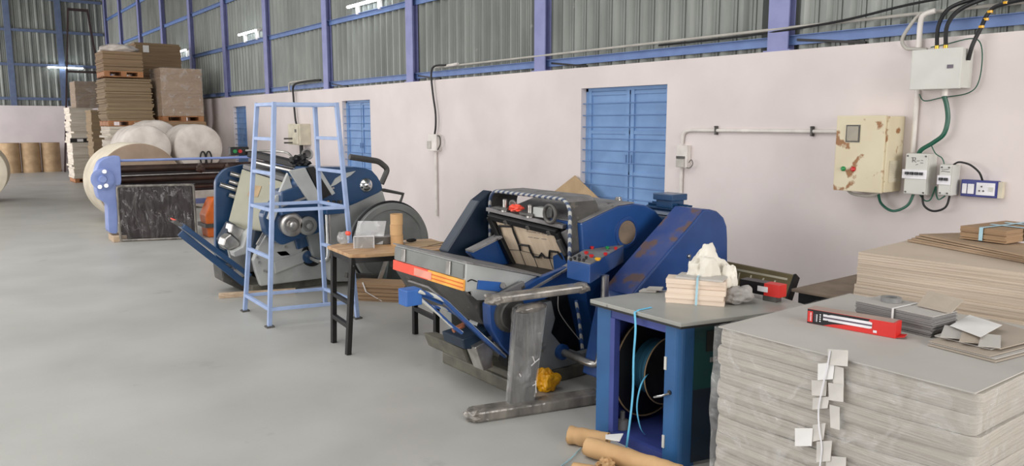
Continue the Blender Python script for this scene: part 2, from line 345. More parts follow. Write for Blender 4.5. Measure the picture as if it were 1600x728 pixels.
# columns on the masonry wall, girts, baseboard
k = 1
for yc in (.95, 4.02, 7.26, 10.36, 13.43, 16.48, 19.3, 22.2, 25.2, 28.2, 31.2, 33.9):
    b = MB(); b.box(5.92, 5.935, yc-.1, yc+.1, WH, 6.95); b.box(6.01, 6.02, yc-.1, yc+.1, WH, 6.95); b.box(5.935, 6.01, yc-.006, yc+.006, WH, 6.95)
    b.box(5.905, 6.03, yc-.13, yc+.13, WH, WH+.012)
    b.build('trim_%d' % k, 'column', kind='structure'); k += 1
for zg in (2.50, 3.58, 4.66, 5.74):
    MB().box(5.99, 6.018, -8, YB, zg-.04, zg+.04).box(5.96, 6.0, -8, YB, zg+.034, zg+.04).build('trim_%d' % k, 'girt', kind='structure'); k += 1
for xg in (-4.9, -1.8, 1.25, 2.75, 4.4):
    MB().box(xg-.1, xg+.1, YB-.02, YB+.03, 2.44, 6.95).build('trim_%d' % k, 'endgirt', kind='structure'); k += 1
for zg in (2.7, 3.95, 5.2, 6.4):
    MB().box(-9, 5.9, YB+.0, YB+.07, zg-.05, zg+.05).build('trim_%d' % k, 'endgirt', kind='structure'); k += 1
# diagonal sag rods behind the columns
for yc in (4.02, 7.26, 10.36, 13.43):
    MB().bar((5.985, yc-.15, 2.50), (6.0, yc-.75, 2.43), .02, .02).build('trim_%d' % k, 'blacksteel', kind='structure'); k += 1
# the three shuttered windows
for i, (a, b_) in enumerate(wins):
    win = thing('window_%d' % (i+1), 'blue window', 'window', (WX+.05, (a+b_)/2, SILL)); del win['label']; del win['category']; win['kind'] = 'structure'
    x = WX+.075; mid = a+(b_-a)*.46
    f = MB(); f.box(x, x+.05, a, a+.035, SILL, HEAD); f.box(x, x+.05, b_-.035, b_, SILL, HEAD); f.box(x, x+.05, a, b_, HEAD-.035, HEAD); f.box(x, x+.05, a, b_, SILL, SILL+.035)
    f.build('window_frame', 'shutter', win)
    for (c0, c1) in ((a+.035, mid-.01), (mid+.01, b_-.035)):
        s = MB(); s.box(x+.022, x+.03, c0, c1, SILL+.03, HEAD-.03)
        for zz in (SILL+.05, SILL+.44, SILL+.88, HEAD-.06): s.box(x+.008, x+.022, c0, c1, zz-.018, zz+.018)
        s.box(x+.004, x+.022, c0, c0+.05, SILL+.035, HEAD-.035); s.box(x+.004, x+.022, c1-.05, c1, SILL+.035, HEAD-.035)
        p = s.build('shutter', 'shutter', win)
        MB().tube([(x-.005, (c0 if c0 > mid else c1)+(.03 if c0 > mid else -.03), 1.37+dz) for dz in (0, .09)], .006, 8).build('latch', 'bar', p)
    for q in range(10):
        zz = 2.01-q*.1275 if i == 0 else 2.04-q*.125
        MB().tube([(x-.045, a-.0, zz), (x-.045, b_+.0, zz)], .006, 8).build('security_bar', 'bar', win)

# ================================================================ LIGHTS ON THE WALLS
def tubelight(name, label, p0, p1, off):
    p0 = V(p0); p1 = V(p1); off = V(off); t = thing(name, label, 'light', tuple((p0+p1)/2))
    MB().bar(p0+off, p1+off, .06, .035).build('fixture', 'pvc', t)
    for a in (.2, .8):
        q = p0.lerp(p1, a)+off; MB().box(q.x-.015, q.x+(.06 if off.x else .015), q.y-.015, q.y+(.07 if off.y else .015), 3.60 if off.x else q.z-.02, q.z+.02).build('bracket', 'pvc', t)
    u = (p1-p0).normalized()
    MB().cyl(p0+u*.03, p1-u*.03, .022, 12).build('lamp_tube', 'tube', t, smooth=True)
    MB().cyl(p0, p0+u*.035, .026, 12).cyl(p1-u*.035, p1, .026, 12).build('end_cap', 'pvc', t)
tubelight('tube_light', 'lit tube light on the corrugated wall at the top edge, nearest of the row', (5.90, 11.1, 3.74), (5.90, 12.4, 3.74), (.05, 0, .01))
tubelight('tube_light', 'lit tube light on the corrugated wall above the middle of the far press', (5.90, 16.8, 3.78), (5.90, 18.1, 3.78), (.05, 0, .01))
tubelight('tube_light', 'lit tube light half hidden to the right of the tall brown stacks', (5.90, 22.4, 3.78), (5.90, 23.7, 3.78), (.05, 0, .01))
tubelight('tube_light', 'lit tube light on the far end wall behind the tall dark ladder', (3.88, YB-.12, 3.88), (5.12, YB-.12, 3.88), (0, .07, .01))

# ================================================================ WALL ELECTRICS
t = MB().tube([(5.93, -6, 2.60), (5.93, 3.85, 2.60), (5.93, 9.7, 2.585)], .013, 8).build('conduit_pipe', 'dirtypvc', smooth=True)
tag(t, 'long white conduit pipe running along the blue girt above the plaster wall', 'conduit')
# big distribution box
t = thing('distribution_box', 'large pale grey enclosure high on the wall with thick black cables entering', 'electrical box', (5.8, 2.65, 2.03))
MB().box(5.72, 5.9, 2.425, 2.755, 2.04, 2.31).build('body', 'enclosure', t, bevel=.008)
MB().box(5.70, 5.722, 2.418, 2.76, 2.035, 2.315).build('cover', 'enclosure', t, bevel=.006)
MB().box(5.696, 5.70, 2.47, 2.51, 2.175, 2.20).build('rating_plate', 'printgrey', t)
MB().cyl((5.80, 2.56, 1.99), (5.80, 2.56, 2.045), .022, 16).build('gland', 'pvc', t, smooth=True)
for gy in (2.635, 2.575): MB().cyl((5.80, gy, 2.31), (5.80, gy, 2.345), .015, 12).build('gland', 'brass', t, smooth=True, label='brass cable gland')
def cable(name, pts, r, m_, label, cat='cable', n=6, group=None):
    return tag(MB().tube(smoothpath(pts, n), r, 8).build(name, m_, smooth=True), label, cat, group)
X = 5.80
cable('power_cable', [(X, 2.635, 2.34), (X, 2.635, 2.48), (5.86, 2.60, 2.60), (5.88, 2.45, 2.65), (5.88, 2.2, 2.68), (5.88, 1.95, 2.66), (5.88, 1.6, 2.60)], .014, 'black', 'thick black cable rising from the left brass gland of the grey box')
cable('power_cable', [(X, 2.575, 2.34), (X, 2.575, 2.48), (5.85, 2.52, 2.585), (5.86, 2.35, 2.645), (5.86, 2.15, 2.655), (5.86, 1.9, 2.62), (5.86, 1.6, 2.53)], .015, 'black', 'thick black cable rising from the right brass gland of the grey box')
cable('power_cable', [(5.79, 2.414, 2.23), (5.78, 2.39, 2.33), (5.82, 2.36, 2.45), (5.86, 2.34, 2.54), (5.87, 2.27, 2.59), (5.87, 2.0, 2.615), (5.87, 1.6, 2.57)], .014, 'black', 'thick black cable with yellow ties entering the side of the grey box')
cable('power_cable', [(5.95, 5.4, 2.57), (5.94, 4.4, 2.572), (5.90, 3.5, 2.60), (5.88, 2.9, 2.665), (5.88, 2.5, 2.69), (5.88, 2.2, 2.70), (5.89, 1.7, 2.63)], .010, 'black', 'thin black cable running along the top of the white conduit')
for i, q in enumerate([(5.82, 2.36, 2.45), (5.845, 2.345, 2.50), (5.86, 2.33, 2.55), (5.87, 2.24, 2.60)]):
    tag(MB().lathe(V(q)-V((0, 0, .008)), (0, 0, 1), [(0, .018), (.016, .018)], 12).build('cable_tie', 'yellow'), 'yellow tie around the black cable beside the grey box', 'cable tie', 'yellow cable ties')
t = MB().tube(smoothpath([(5.86, 2.79, 2.34), (5.86, 2.79, 2.53), (5.87, 2.77, 2.58), (5.88, 2.70, 2.60)], 6), .02, 10).build('conduit_pipe', 'pvc', smooth=True)
tag(t, 'short white conduit bend standing above the left end of the grey box', 'conduit')
t = MB().tube(smoothpath([(5.87, 2.80, 2.59), (5.86, 2.85, 2.53), (5.85, 2.91, 2.42), (5.85, 2.88, 2.35), (5.84, 2.80, 2.335), (5.84, 2.72, 2.325)], 6), .013, 10).build('flexible_conduit', 'dirtypvc', smooth=True)
tag(t, 'looped grey flexible conduit beside the white bend above the grey box', 'conduit')
cable('earth_wire', [(5.85, 2.70, 2.34), (5.86, 2.6, 2.355), (5.86, 2.42, 2.38), (5.86, 2.36, 2.3), (5.86, 2.36, 2.1), (5.86, 2.42, 2.01), (5.86, 2.60, 1.98), (5.86, 2.72, 1.96), (5.86, 2.76, 2.01)], .004, 'greencable', 'thin green earth wire looping round the right side of the grey box', 'wire')
cable('power_cable', [(5.80, 2.56, 1.99), (5.81, 2.54, 1.92), (5.82, 2.53, 1.82), (5.82, 2.55, 1.72), (5.83, 2.62, 1.66), (5.84, 2.70, 1.61), (5.85, 2.73, 1.575)], .016, 'greencable', 'thick green cable curving from the grey box down to the breaker box')
t = MB().tube([(5.875, 2.785, 1.58), (5.875, 2.785, 2.05)], .018, 10).build('conduit_pipe', 'pvc', smooth=True)
tag(t, 'short vertical white conduit between the grey box and the breaker box', 'conduit')
# rusty panel
t = thing('control_panel_box', 'cream metal panel box with rust stains, meter window and two lamps', 'electrical box', (5.8, 3.15, 1.28))
MB().box(5.66, 5.9, 2.87, 3.27, 1.285, 1.85).build('body', 'rusty', t, bevel=.006)
MB().box(5.64, 5.662, 2.885, 3.268, 1.28, 1.855).build('door', 'rusty', t, bevel=.005)
MB().box(5.634, 5.641, 3.075, 3.185, 1.655, 1.785).build('window_frame', 'charcoal', t); MB().box(5.630, 5.636, 3.085, 3.175, 1.665, 1.775).build('meter_window', 'window', t)
for gy, c_, nm in ((3.19, 'green', 'indicator_lamp'), (3.11, 'redbtn', 'indicator_lamp')):
    MB().lathe((5.64, gy, 1.45), (-1, 0, 0), [(0, .018), (.012, .018), (.02, .01)], 16).build(nm, c_, t, smooth=True, label='%s indicator lamp' % ('green' if c_ == 'green' else 'red'))
g = MB(); g.box(5.70, 5.85, 2.858, 2.872, 1.36, 1.52); 
for q in range(8): g.box(5.715, 5.835, 2.854, 2.86, 1.38+q*.016, 1.387+q*.016)
g.build('vent_grille', 'creambox', t)
tag(MB().tube(smoothpath([(5.78, 3.22, 1.275), (5.76, 3.17, 1.25), (5.78, 3.06, 1.24), (5.8, 2.98, 1.272)], 5), .012, 8).build('wire_loop', 'dirtypvc', smooth=True), 'loose clear wire coil hanging under the rusty cream panel', 'wire')
# breaker boxes
def breaker(name, label, y0, y1, z0, z1, nsw, ys, zs):  # y0..y1 across, z0..z1 up
    t = thing(name, label, 'electrical box', (5.83, (y0+y1)/2, z0))
    MB().box(5.77, 5.9, y0, y1, z0, z1).build('body', 'enclosure', t, bevel=.006)
    MB().box(5.758, 5.77, y0+.004, y1-.004, z0+.004, z1-.004).build('cover', 'enclosure', t, bevel=.004)
    MB().box(5.752, 5.759, ys-.022*nsw, ys+.022*nsw, zs-.035, zs+.03).build('breaker_module', 'printwhite', t)
    for q in range(nsw):
        yy = ys+(q-(nsw-1)/2)*.034; MB().box(5.735, 5.753, yy-.011, yy+.011, zs-.006, zs+.014).build('toggle', 'printblack', t)
    for a in (y0+.018, y1-.018):
        for b_ in (z0+.018, z1-.018): MB().cyl((5.752, a, b_), (5.76, a, b_), .006, 8).build('screw', 'charcoal', t)
    return t
b1 = breaker('breaker_box', 'larger grey breaker box with four switches and scribbled writing', 2.615, 2.78, 1.278, 1.578, 4, 2.705, 1.43)
def scrib(pts, par, x):
    g = MB()
    for (a, b_), (c_, d_) in pts: g.bar((x, a, b_), (x, c_, d_), .003, .004, (1, 0, 0))
    g.build('handwriting', 'charcoal', par)
scrib([((a-.09, b_), (c_-.09, d)) for (a, b_), (c_, d) in [((2.815, 1.55), (2.815, 1.515)), ((2.825, 1.548), (2.795, 1.548)), ((2.795, 1.548), (2.795, 1.532)), ((2.795, 1.532), (2.812, 1.53)), ((2.81, 1.53), (2.79, 1.515)), ((2.785, 1.525), (2.765, 1.528)), ((2.755, 1.53), (2.742, 1.53)), ((2.79, 1.497), (2.775, 1.502)), ((2.76, 1.512), (2.74, 1.512))]], b1, 5.757)
b2 = breaker('breaker_box', 'smaller grey breaker box with two switches, left of the socket board', 2.450, 2.535, 1.286, 1.505, 2, 2.497, 1.40)
scrib([((2.52, 1.47), (2.47, 1.475)), ((2.52, 1.455), (2.51, 1.46)), ((2.51, 1.46), (2.46, 1.456))], b2, 5.757)
t = thing('socket_board', 'dark blue socket board with white switches and outlet', 'socket', (5.87, 2.3, 1.28))
MB().box(5.85, 5.9, 2.183, 2.418, 1.285, 1.402).build('board', 'sockblue', t, bevel=.004)
MB().box(5.856, 5.9, 2.155, 2.182, 1.285, 1.397).build('back_box', 'creambox', t)
for a, b_ in ((2.378, 2.408), (2.330, 2.372)): MB().box(5.843, 5.851, a, b_, 1.305, 1.375).build('switch', 'printwhite', t, bevel=.002)
o = MB().box(5.842, 5.851, 2.197, 2.315, 1.30, 1.387).build('socket_outlet', 'printwhite', t, bevel=.002)
for a, b_ in ((2.280, 1.36), (2.293, 1.33), (2.267, 1.33)): MB().cyl((5.839, a, b_), (5.843, a, b_), .006, 10).build('socket_hole', 'charcoal', o)
MB().box(5.838, 5.843, 2.205, 2.235, 1.33, 1.36).build('rocker', 'enclosure', o)
cable('power_cable', [(5.83, 2.47, 1.505), (5.82, 2.43, 1.525), (5.82, 2.36, 1.51), (5.83, 2.30, 1.46), (5.86, 2.285, 1.402)], .007, 'black', 'black cable arching from the small breaker box to the socket board')
cable('power_cable', [(5.82, 3.0, 1.28), (5.8, 2.96, 1.19), (5.79, 2.86, 1.14), (5.80, 2.76, 1.19), (5.82, 2.73, 1.28)], .010, 'greencable', 'dark green cable sagging between the rusty panel and the breaker box')
cable('power_cable', [(5.82, 2.665, 1.28), (5.8, 2.64, 1.20), (5.8, 2.57, 1.165), (5.8, 2.49, 1.20), (5.82, 2.475, 1.285)], .008, 'black', 'black cable sagging under the two grey breaker boxes')
cable('earth_wire', [(5.83, 2.69, 1.275), (5.81, 2.64, 1.235), (5.81, 2.60, 1.25), (5.84, 2.585, 1.34), (5.83, 2.575, 1.29), (5.82, 2.55, 1.25), (5.83, 2.51, 1.28)], .005, 'greencable', 'tangled thin green wires between the two breaker boxes', 'wire')
cable('earth_wire', [(5.84, 2.64, 1.64), (5.83, 2.60, 1.58), (5.82, 2.55, 1.55), (5.82, 2.53, 1.508)], .004, 'greencable', 'thin green wire dropping from the green cable to the small breaker box', 'wire')
# horizontal pipe to a small switch box
t = MB().tube(smoothpath([(5.88, 5.0, .9), (5.88, 5.0, 1.36)], 2)+[], .016, 10).build('conduit_pipe', 'pvc', smooth=True)
tag(t, 'vertical white conduit below the small switch box right of the near window', 'conduit')
t = MB().tube(smoothpath([(5.88, 5.0, 1.60), (5.88, 4.99, 1.69), (5.88, 4.93, 1.725), (5.88, 4.8, 1.73)], 5)+[(5.88, 3.28, 1.73)], .016, 10).build('conduit_pipe', 'pvc', smooth=True)
tag(t, 'long level white conduit running from the switch box to the rusty panel', 'conduit')
for yy in (4.60, 3.62):
    tag(MB().box(5.86, 5.9, yy-.008, yy+.008, 1.69, 1.77).cyl((5.855, yy, 1.765), (5.9, yy, 1.765), .008, 8).build('pipe_clamp', 'charcoal'), 'dark clamp on the level white conduit, %s one' % ('left' if yy > 4 else 'right'), 'clamp')
t = thing('switch_box', 'small white switch box on the wall just right of the near blue window', 'switch box', (5.86, 5.0, 1.36))
MB().box(5.84, 5.9, 4.905, 5.035, 1.37, 1.585).build('body', 'pvc', t, bevel=.006); MB().box(5.828, 5.84, 4.93, 5.03, 1.455, 1.48).build('switch_slot', 'charcoal', t)
MB().box(5.825, 5.84, 4.93, 5.03, 1.375, 1.45).build('cover', 'dirtypvc', t, bevel=.003)
MB().tube(smoothpath([(5.85, 4.94, 1.38), (5.84, 4.87, 1.37), (5.84, 4.83, 1.41), (5.84, 4.85, 1.45), (5.84, 4.88, 1.42)], 5), .004, 6).build('loose_wire', 'charcoal', t)
# far switch box with cable from above
t = thing('switch_box', 'small white switch box between the two presses under a drooping black cable', 'switch box', (5.86, 9.57, 1.38))
MB().box(5.82, 5.9, 9.46, 9.68, 1.40, 1.64).build('body', 'pvc', t, bevel=.006); MB().box(5.805, 5.82, 9.6, 9.70, 1.43, 1.54).build('plug', 'dirtypvc', t, bevel=.006)
MB().tube(smoothpath([(5.84, 9.45, 1.62), (5.83, 9.38, 1.6), (5.83, 9.37, 1.5), (5.84, 9.45, 1.42)], 5), .01, 8).build('wire_loop', 'charcoal', t)
cable('power_cable', [(5.9, 9.3, 2.60), (5.87, 9.55, 2.60), (5.85, 9.62, 2.5), (5.85, 9.58, 2.2), (5.85, 9.52, 1.95), (5.85, 9.52, 1.75), (5.86, 9.57, 1.63)], .014, 'black', 'black cable drooping down the wall to the middle switch box')
t = MB().tube([(5.87, 9.56, 1.38), (5.87, 9.56, .45)], .018, 10).build('conduit_pipe', 'pvc', smooth=True)
tag(t, 'vertical white conduit running down the wall between the two presses', 'conduit')
tag(MB().tube([(5.92, 9.35, 2.59), (5.9, 9.0, 2.60)], .02, 8).build('conduit_pipe', 'pvc', smooth=True), 'stub of white conduit at the top of the drooping black cable', 'conduit')
# far cream box
t = thing('isolator_box', 'cream isolator box on the wall seen through the pale blue trestle', 'electrical box', (5.85, 14.6, 1.37))
MB().box(5.68, 5.9, 14.15, 14.75, 1.38, 1.78).build('body', 'creambox', t, bevel=.01); MB().box(5.665, 5.68, 14.2, 14.7, 1.40, 1.76).build('door', 'creambox', t, bevel=.008)
for zz in (1.42, 1.50): MB().cyl((5.5, 14.5, zz), (5.67, 14.5, zz), .016, 10).build('handle_rod', 'charcoal', t)
MB().box(5.66, 5.666, 14.28, 14.36, 1.62, 1.68).build('warning_mark', 'charcoal', t)
MB().cyl((5.8, 14.4, 1.2), (5.8, 14.4, 1.38), .035, 10).build('cable_boot', 'blacksteel', t)
cable('power_cable', [(5.9, 13.6, 2.58), (5.86, 14.2, 2.58), (5.84, 14.75, 2.53), (5.84, 14.8, 2.3), (5.84, 14.75, 1.9), (5.84, 14.7, 1.77)], .02, 'black', 'black cable dropping into the cream isolator box')
tag(MB().tube(smoothpath([(5.88, 15.1, 2.42), (5.88, 15.1, 2.56), (5.9, 14.95, 2.60), (5.92, 14.0, 2.60)], 4), .018, 8).build('conduit_pipe', 'dirtypvc', smooth=True), 'white conduit bend above the cream isolator box', 'conduit')

# ================================================================ NEAR PRESS
YN = 3.95
t = PB = thing('die_cutting_press', 'near blue and grey platen press with plywood die board, behind the blue cabinet', 'press machine', (3.7, 4.4, 0))
b = MB(); b.box(2.98, 3.14, 3.93, 4.8, 0, .09); b.box(3.14, 4.9, 3.93, 4.08, 0, .09); b.box(3.14, 4.9, 4.72, 4.88, 0, .09); b.box(3.0, 3.4, 3.96, 4.75, .085, .14)
b.build('base_frame', 'beam', t, bevel=.012)
prof = [(812, 592), (806, 482), (862, 470), (868, 498), (862, 520), (880, 542), (910, 552)]
sp = [Py(x, y, YN) for x, y in prof]+[V((3.72, YN, .16)), V((4.3, YN, .16)), V((4.3, YN, .09)), V((3.1, YN, .09))]
MB().prism(sp, (0, .07, 0)).build('side_frame', 'midgrey', t, bevel=.008)
MB().prism([p+V((0, .82, 0)) for p in sp], (0, .07, 0)).build('side_frame', 'midgrey', t, bevel=.008)
MB().box(3.45, 4.6, 4.1, 4.7, .1, .72).box(3.3, 3.45, 4.35, 4.7, .1, .5).build('dark_inner_body', 'dark', t, bevel=.02)  # dark blocks put in for the shade inside the press
MB().prism([(3.12, 4.1, .14), (3.3, 4.1, .14), (3.34, 4.1, .5), (3.2, 4.1, .52)], (0, .6, 0)).build('bed_frame', 'beam', t, bevel=.01)
for px_, py_ in ((848, 537), (848, 547), (880, 540)): MB().cyl(Py(px_, py_, YN), Py(px_, py_, YN)-V((0, .02, 0)), .012, 10).build('bolt', 'steel', t, smooth=True)
# large rounded cover with round window
top = [(908, 349), (935, 336), (965, 322), (990, 318), (1008, 320), (1024, 329), (1036, 344), (1048, 368), (1056, 398)]
cv = [Py(x, y, 3.9) for x, y in top]+[V((4.55, 3.9, .12)), V((3.75, 3.9, .12)), V((3.62, 3.9, .55))]
MB().prism(cv, (0, .34, 0)).build('drive_cover', 'machblue', t, bevel=.01)
MB().prism([Py(x, y, 4.26) for x, y in [(900, 346), (925, 332), (955, 318), (978, 314), (990, 316), (1000, 330), (1000, 370), (900, 390)]], (0, .52, 0)).build('rear_housing', 'machblue', t, bevel=.01)
pl = [Py(x, y, 3.9)+V((0, -.004, .003)) for x, y in top[:4]]
MB().prism([p for p in pl]+[p+V((0, 0, .008)) for p in pl[::-1]], (0, .90, 0)).build('top_plate', 'greytop', t)
wc = Py(979, 363, 3.9)
o = MB().lathe(wc, (0, -1, 0), [(0, .118), (.008, .116), (.010, .092), (.004, .088)], 40).build('window_ring', 'machblue2', t, smooth=True)
MB().lathe(wc, (0, -1, 0), [(.002, .088), (.0065, .086)], 40).build('round_window', 'dullwood', t, smooth=True)
q = Py(966, 318, 4.1); MB().lathe(q, (0, 0, 1), [(-.02, .028), (.035, .028), (.04, .022), (.05, .022)], 20).build('filler_cap', 'steel', t, smooth=True)
# belt guard
fg = [(1100, 328), (1111, 328), (1122, 331), (1131, 340), (1136, 354), (1137, 375), (1137, 430)]
g = [Py(x, y, 3.45) for x, y in fg]+[V((4.62, 3.45, .12)), V((3.42, 3.45, .12))]+[Py(x, y, 3.45) for x, y in [(968, 520), (975, 490), (988, 462), (1010, 434), (1060, 375), (1085, 346)]]
MB().prism(g, (0, .27, 0)).build('belt_guard', 'machblue2', t, bevel=.012)
bk = [Py(x, y, 3.45) for x, y in [(988, 462), (1010, 434), (1060, 375), (1085, 346), (1100, 328), (1111, 328), (1122, 331)]]
MB().add([p+V((-.004, dy, .004)) for p in bk for dy in (.01, .26)]+[p+V((.004, dy, -.004)) for p in bk for dy in (.01, .26)], [(2*i, 2*i+1, 2*i+3, 2*i+2) for i in range(6)]+[(14+2*i, 16+2*i, 17+2*i, 15+2*i) for i in range(6)]+[(2*i, 2*i+2, 16+2*i, 14+2*i) for i in range(6)]+[(2*i+1, 15+2*i, 17+2*i, 2*i+3) for i in range(6)]+[(0, 14, 15, 1), (12, 13, 27, 26)]).build('guard_band', 'guardband', t)
MB().lathe(Py(1075, 400, 3.45), (0, -1, 0), [(0, .014), (.015, .014), (.02, .008)], 14).build('guard_knob', 'steel', t, smooth=True)
# motor
mc = Py(1046, 342, 3.98)
mt = MB().cyl(mc+V((0, -.24, 0)), mc+V((0, .2, 0)), .105, 28).build('motor', 'teal', t, smooth=True)
f = MB()
for k in range(16):
    a = k*2*PI/16; d = V((math.cos(a), 0, math.sin(a))); f.obox(mc+d*.112, d*.014, V((0, .18, 0)), V((-d.z, 0, d.x))*.003)
f.build('cooling_fin', 'teal', mt)
MB().box(mc.x-.07, mc.x+.07, 3.9, 4.06, mc.z+.09, mc.z+.15).add([], []).prism([(mc.x-.085, 3.88, mc.z+.15), (mc.x+.085, 3.88, mc.z+.15), (mc.x+.085, 4.08, mc.z+.15), (mc.x-.085, 4.08, mc.z+.15)], (0, 0, .05)).build('terminal_box', 'teal', mt, bevel=.006)
# dark far side cover
MB().prism([Py(x, y, 4.93) for x, y in [(698, 393), (748, 314), (768, 298), (776, 303), (800, 345), (812, 420), (805, 450), (735, 440)]], (0, .12, 0)).build('far_side_cover', 'navy', t, bevel=.01)
# arched guard with braided edging
ax = 3.50
path = [V((ax, 4.9, .85))]+[V((ax, 4.9, 1.0))]+arc((ax, 4.80, 1.175), .1, 0, PI/2, 6, (0, 1, 0), (0, 0, 1))+arc((ax, 4.05, 1.175), .1, PI/2, PI, 6, (0, 1, 0), (0, 0, 1))+[V((ax, 3.95, 1.0)), V((ax, 3.95, .82))]
def shift(P, dx): return [p+V((dx, 0, 0)) for p in P]
hood = MB().strip(shift(path, .13), .26, .022, (1, 0, 0)).build('guard_arch', 'charcoal', t)
MB().strip([p+V((.13, 0, .013)) for p in path[4:14]], .25, .004, (1, 0, 0)).build('dusty_top', 'greytop', hood)
MB().tube(shift(path, 0), .0135, 10).build('braided_edging', 'ropey', hood, smooth=True)
for zz in (.92, 1.08): MB().cyl((ax+.06, 4.70, zz), (ax+.06, 4.9, zz), .008, 8).build('crossbar', 'steel', hood)
MB().prism([(ax+.02, 3.955, .70), (ax+.30, 3.955, .70), (ax+.28, 3.955, 1.05), (ax+.02, 3.955, 1.1)], (0, .02, 0)).build('arch_side_plate', 'charcoal', hood)
# chase and die board
P1 = Py(773, 342, 4.72); P2 = Py(868, 365, 4.13); P4 = Py(808, 415, 4.66); U_ = P2-P1; W_ = P4-P1; NN = U_.cross(W_).normalized()
if NN.x > 0: NN = -NN
def Q(a, b_, h_=0.0): return P1+U_*a+W_*b_+NN*h_
def Pb(x, y, h_=0.0):
    d = ray(x, y); o_ = P1+NN*h_; return CP+d*((o_-CP).dot(NN)/d.dot(NN))
MB().prism([Q(-.10, -.08, -.05), Q(1.12, -.08, -.05), Q(1.12, 1.25, -.05), Q(-.10, 1.25, -.05)], NN*.03).build('chase_plate', 'dark', t)
bd = MB().prism([Q(0, 0, -.02), Q(1, 0, -.02), Q(1, 1.2, -.02), Q(0, 1.2, -.02)], NN*.02).build('die_board', 'wood', t)
r = MB()
for ln in ([(779, 353), (800, 354), (803, 363), (811, 383), (813, 391)], [(779, 353), (784, 370), (789, 386)], [(811, 382), (826, 384), (830, 394), (834, 401), (842, 402), (846, 396), (851, 402), (858, 403), (859, 392), (871, 394), (880, 405)]):
    r.tube([Pb(x, y, .012) for x, y in ln], .0085, 8)
r.build('rubber_rule', 'black', bd, smooth=True)
r = MB()
for ln in ([(784, 389), (812, 391), (880, 408)], [(812, 391), (821, 414)], [(834, 402), (843, 425)], [(858, 403), (864, 420)], [(789, 386), (797, 405)]): r.tube([Pb(x, y, .003) for x, y in ln], .0022, 6)
for (x0, x1, yy) in ((823, 829, 361.5), (830, 838, 362.5), (840, 844, 363.5), (846, 855, 365), (825, 832, 370), (834, 842, 371.5), (846, 854, 373)): r.bar(Pb(x0, yy, .002), Pb(x1, yy+1, .002), .004, .003)
r.build('rule_line', 'charcoal', bd)
f = MB()
for A, B_ in (((-.06, -.05), (1.06, -.05)), ((-.06, -.05), (-.03, 1.25)), ((1.05, -.05), (1.06, 1.25))): f.bar(Q(*A, .01), Q(*B_, .01), .045, .04, NN)
f.build('chase_frame', 'black', t, bevel=.006)
for a in (.25, .62, .95): MB().bar(Q(a, -.08, .03), Q(a, .0, .03), .03, .02, NN).build('chase_clamp', 'charcoal', t, bevel=.004)
MB().bar(Q(1.07, .05, .035), Q(1.08, .35, .035), .035, .03, NN).build('latch_bar', 'charcoal', t, bevel=.006)
# top beam of the chase with clamps, rag and ring
b0 = Q(-.12, -.14, -.03); b1_ = Q(1.14, -.14, -.03)
MB().bar(b0+V((.05, 0, 0)), b1_+V((.05, 0, 0)), .15, .03, (0, 0, 1)).build('chase_beam', 'greytop', t, bevel=.006)
MB().bar(Q(1.10, -.05, -.02), Q(1.22, .8, -.02), .12, .03, NN).build('chase_side_rail', 'greytop', t, bevel=.006)
for a in (.20, .62):
    p = Q(a, -.17, -.03); k_ = MB().lathe(p, (0, 0, 1), [(0, .03), (.03, .03), (.03, .018), (.09, .018), (.095, .012)], 16).build('clamp_post', 'steel', t, smooth=True)
    MB().bar(p+V((0, -.05, .02)), p+V((-.04, .06, .03)), .05, .02).build('clamp_arm', 'charcoal', k_, bevel=.004)
p = Q(.40, -.20, -.03); MB().lump(p+V((0, 0, .035)), (.05, .06, .028), 3, .5, 3, 3).build('red_rag', 'redglow', t, smooth=True, label='orange-red rag stuffed by the clamp')
MB().lathe(p+V((.02, .07, .06)), (1, .5, .2), [(0, .03), (.02, .03), (.02, .02), (0, .02)], 20).build('coil', 'steel', t, smooth=True)
p = Q(.82, -.20, -.02); MB().obox(p+V((.03, .02, .05)), V((.04, .0, 0)), V((0, .06, .0)), V((0, 0, .035))).build('white_block', 'lightgrey', t, bevel=.005)
MB().tube([p+V((0, -.10+.062*math.cos(a), .05+.062*math.sin(a))) for a in [k*2*PI/24 for k in range(24)]], .014, 10, closed=True).build('ring_handle', 'charcoal', t, smooth=True)
# platen, opened toward the aisle
Ya, Yb_ = 3.98, 4.9
pf = [Py(x, y, Ya) for x, y in [(729, 411), (868, 437), (868, 446), (850, 455), (790, 470), (745, 470), (727, 455)]]
plt = MB().prism(pf, (0, Yb_-Ya, 0)).build('platen', 'lightgrey', t, bevel=.005)
tp = [pf[0]+V((-.012, 0, .004)), pf[1]+V((0, 0, .004)), pf[1]+V((0, 0, .014)), pf[0]+V((-.012, 0, .014))]
MB().prism([p+V((0, -.02, 0)) for p in tp], (0, Yb_-Ya+.04, 0)).build('platen_face', 'greytop', plt)
ff = pf[0]; fb = pf[6]; dn = fb-ff
def front(y, s, out=0.0): return V((ff.x-.004-out, y, ff.z))+V((dn.x, 0, dn.z))*s
MB().prism([front(Ya+.02, .06), front(Yb_-.01, .06), front(Yb_-.01, .56), front(Ya+.02, .56)], (-.01, 0, 0)).build('front_panel', 'flywheel', plt)
for yy in (4.13, 4.72):
    MB().prism([front(yy, .04, .012), front(yy+.05, .04, .012), front(yy+.05, .54, .012), front(yy, .54, .012)], (-.012, 0, 0)).build('clip', 'steel', plt, bevel=.003)
ym = Ya+(Yb_-Ya)*.47
for (a, c_, s0, s1, mm) in ((ym, Yb_, .60, .98, 'redglow'), (Ya+.0, ym, .60, .98, 'yellowstrip')):
    MB().prism([front(a, s0, .0), front(c_, s0, .0), front(c_, s1, .0), front(a, s1, .0)], (-.014, 0, 0)).build('warning_strip', mm, plt, label='red half of the warning strip' if mm == 'redglow' else 'amber half of the warning strip')
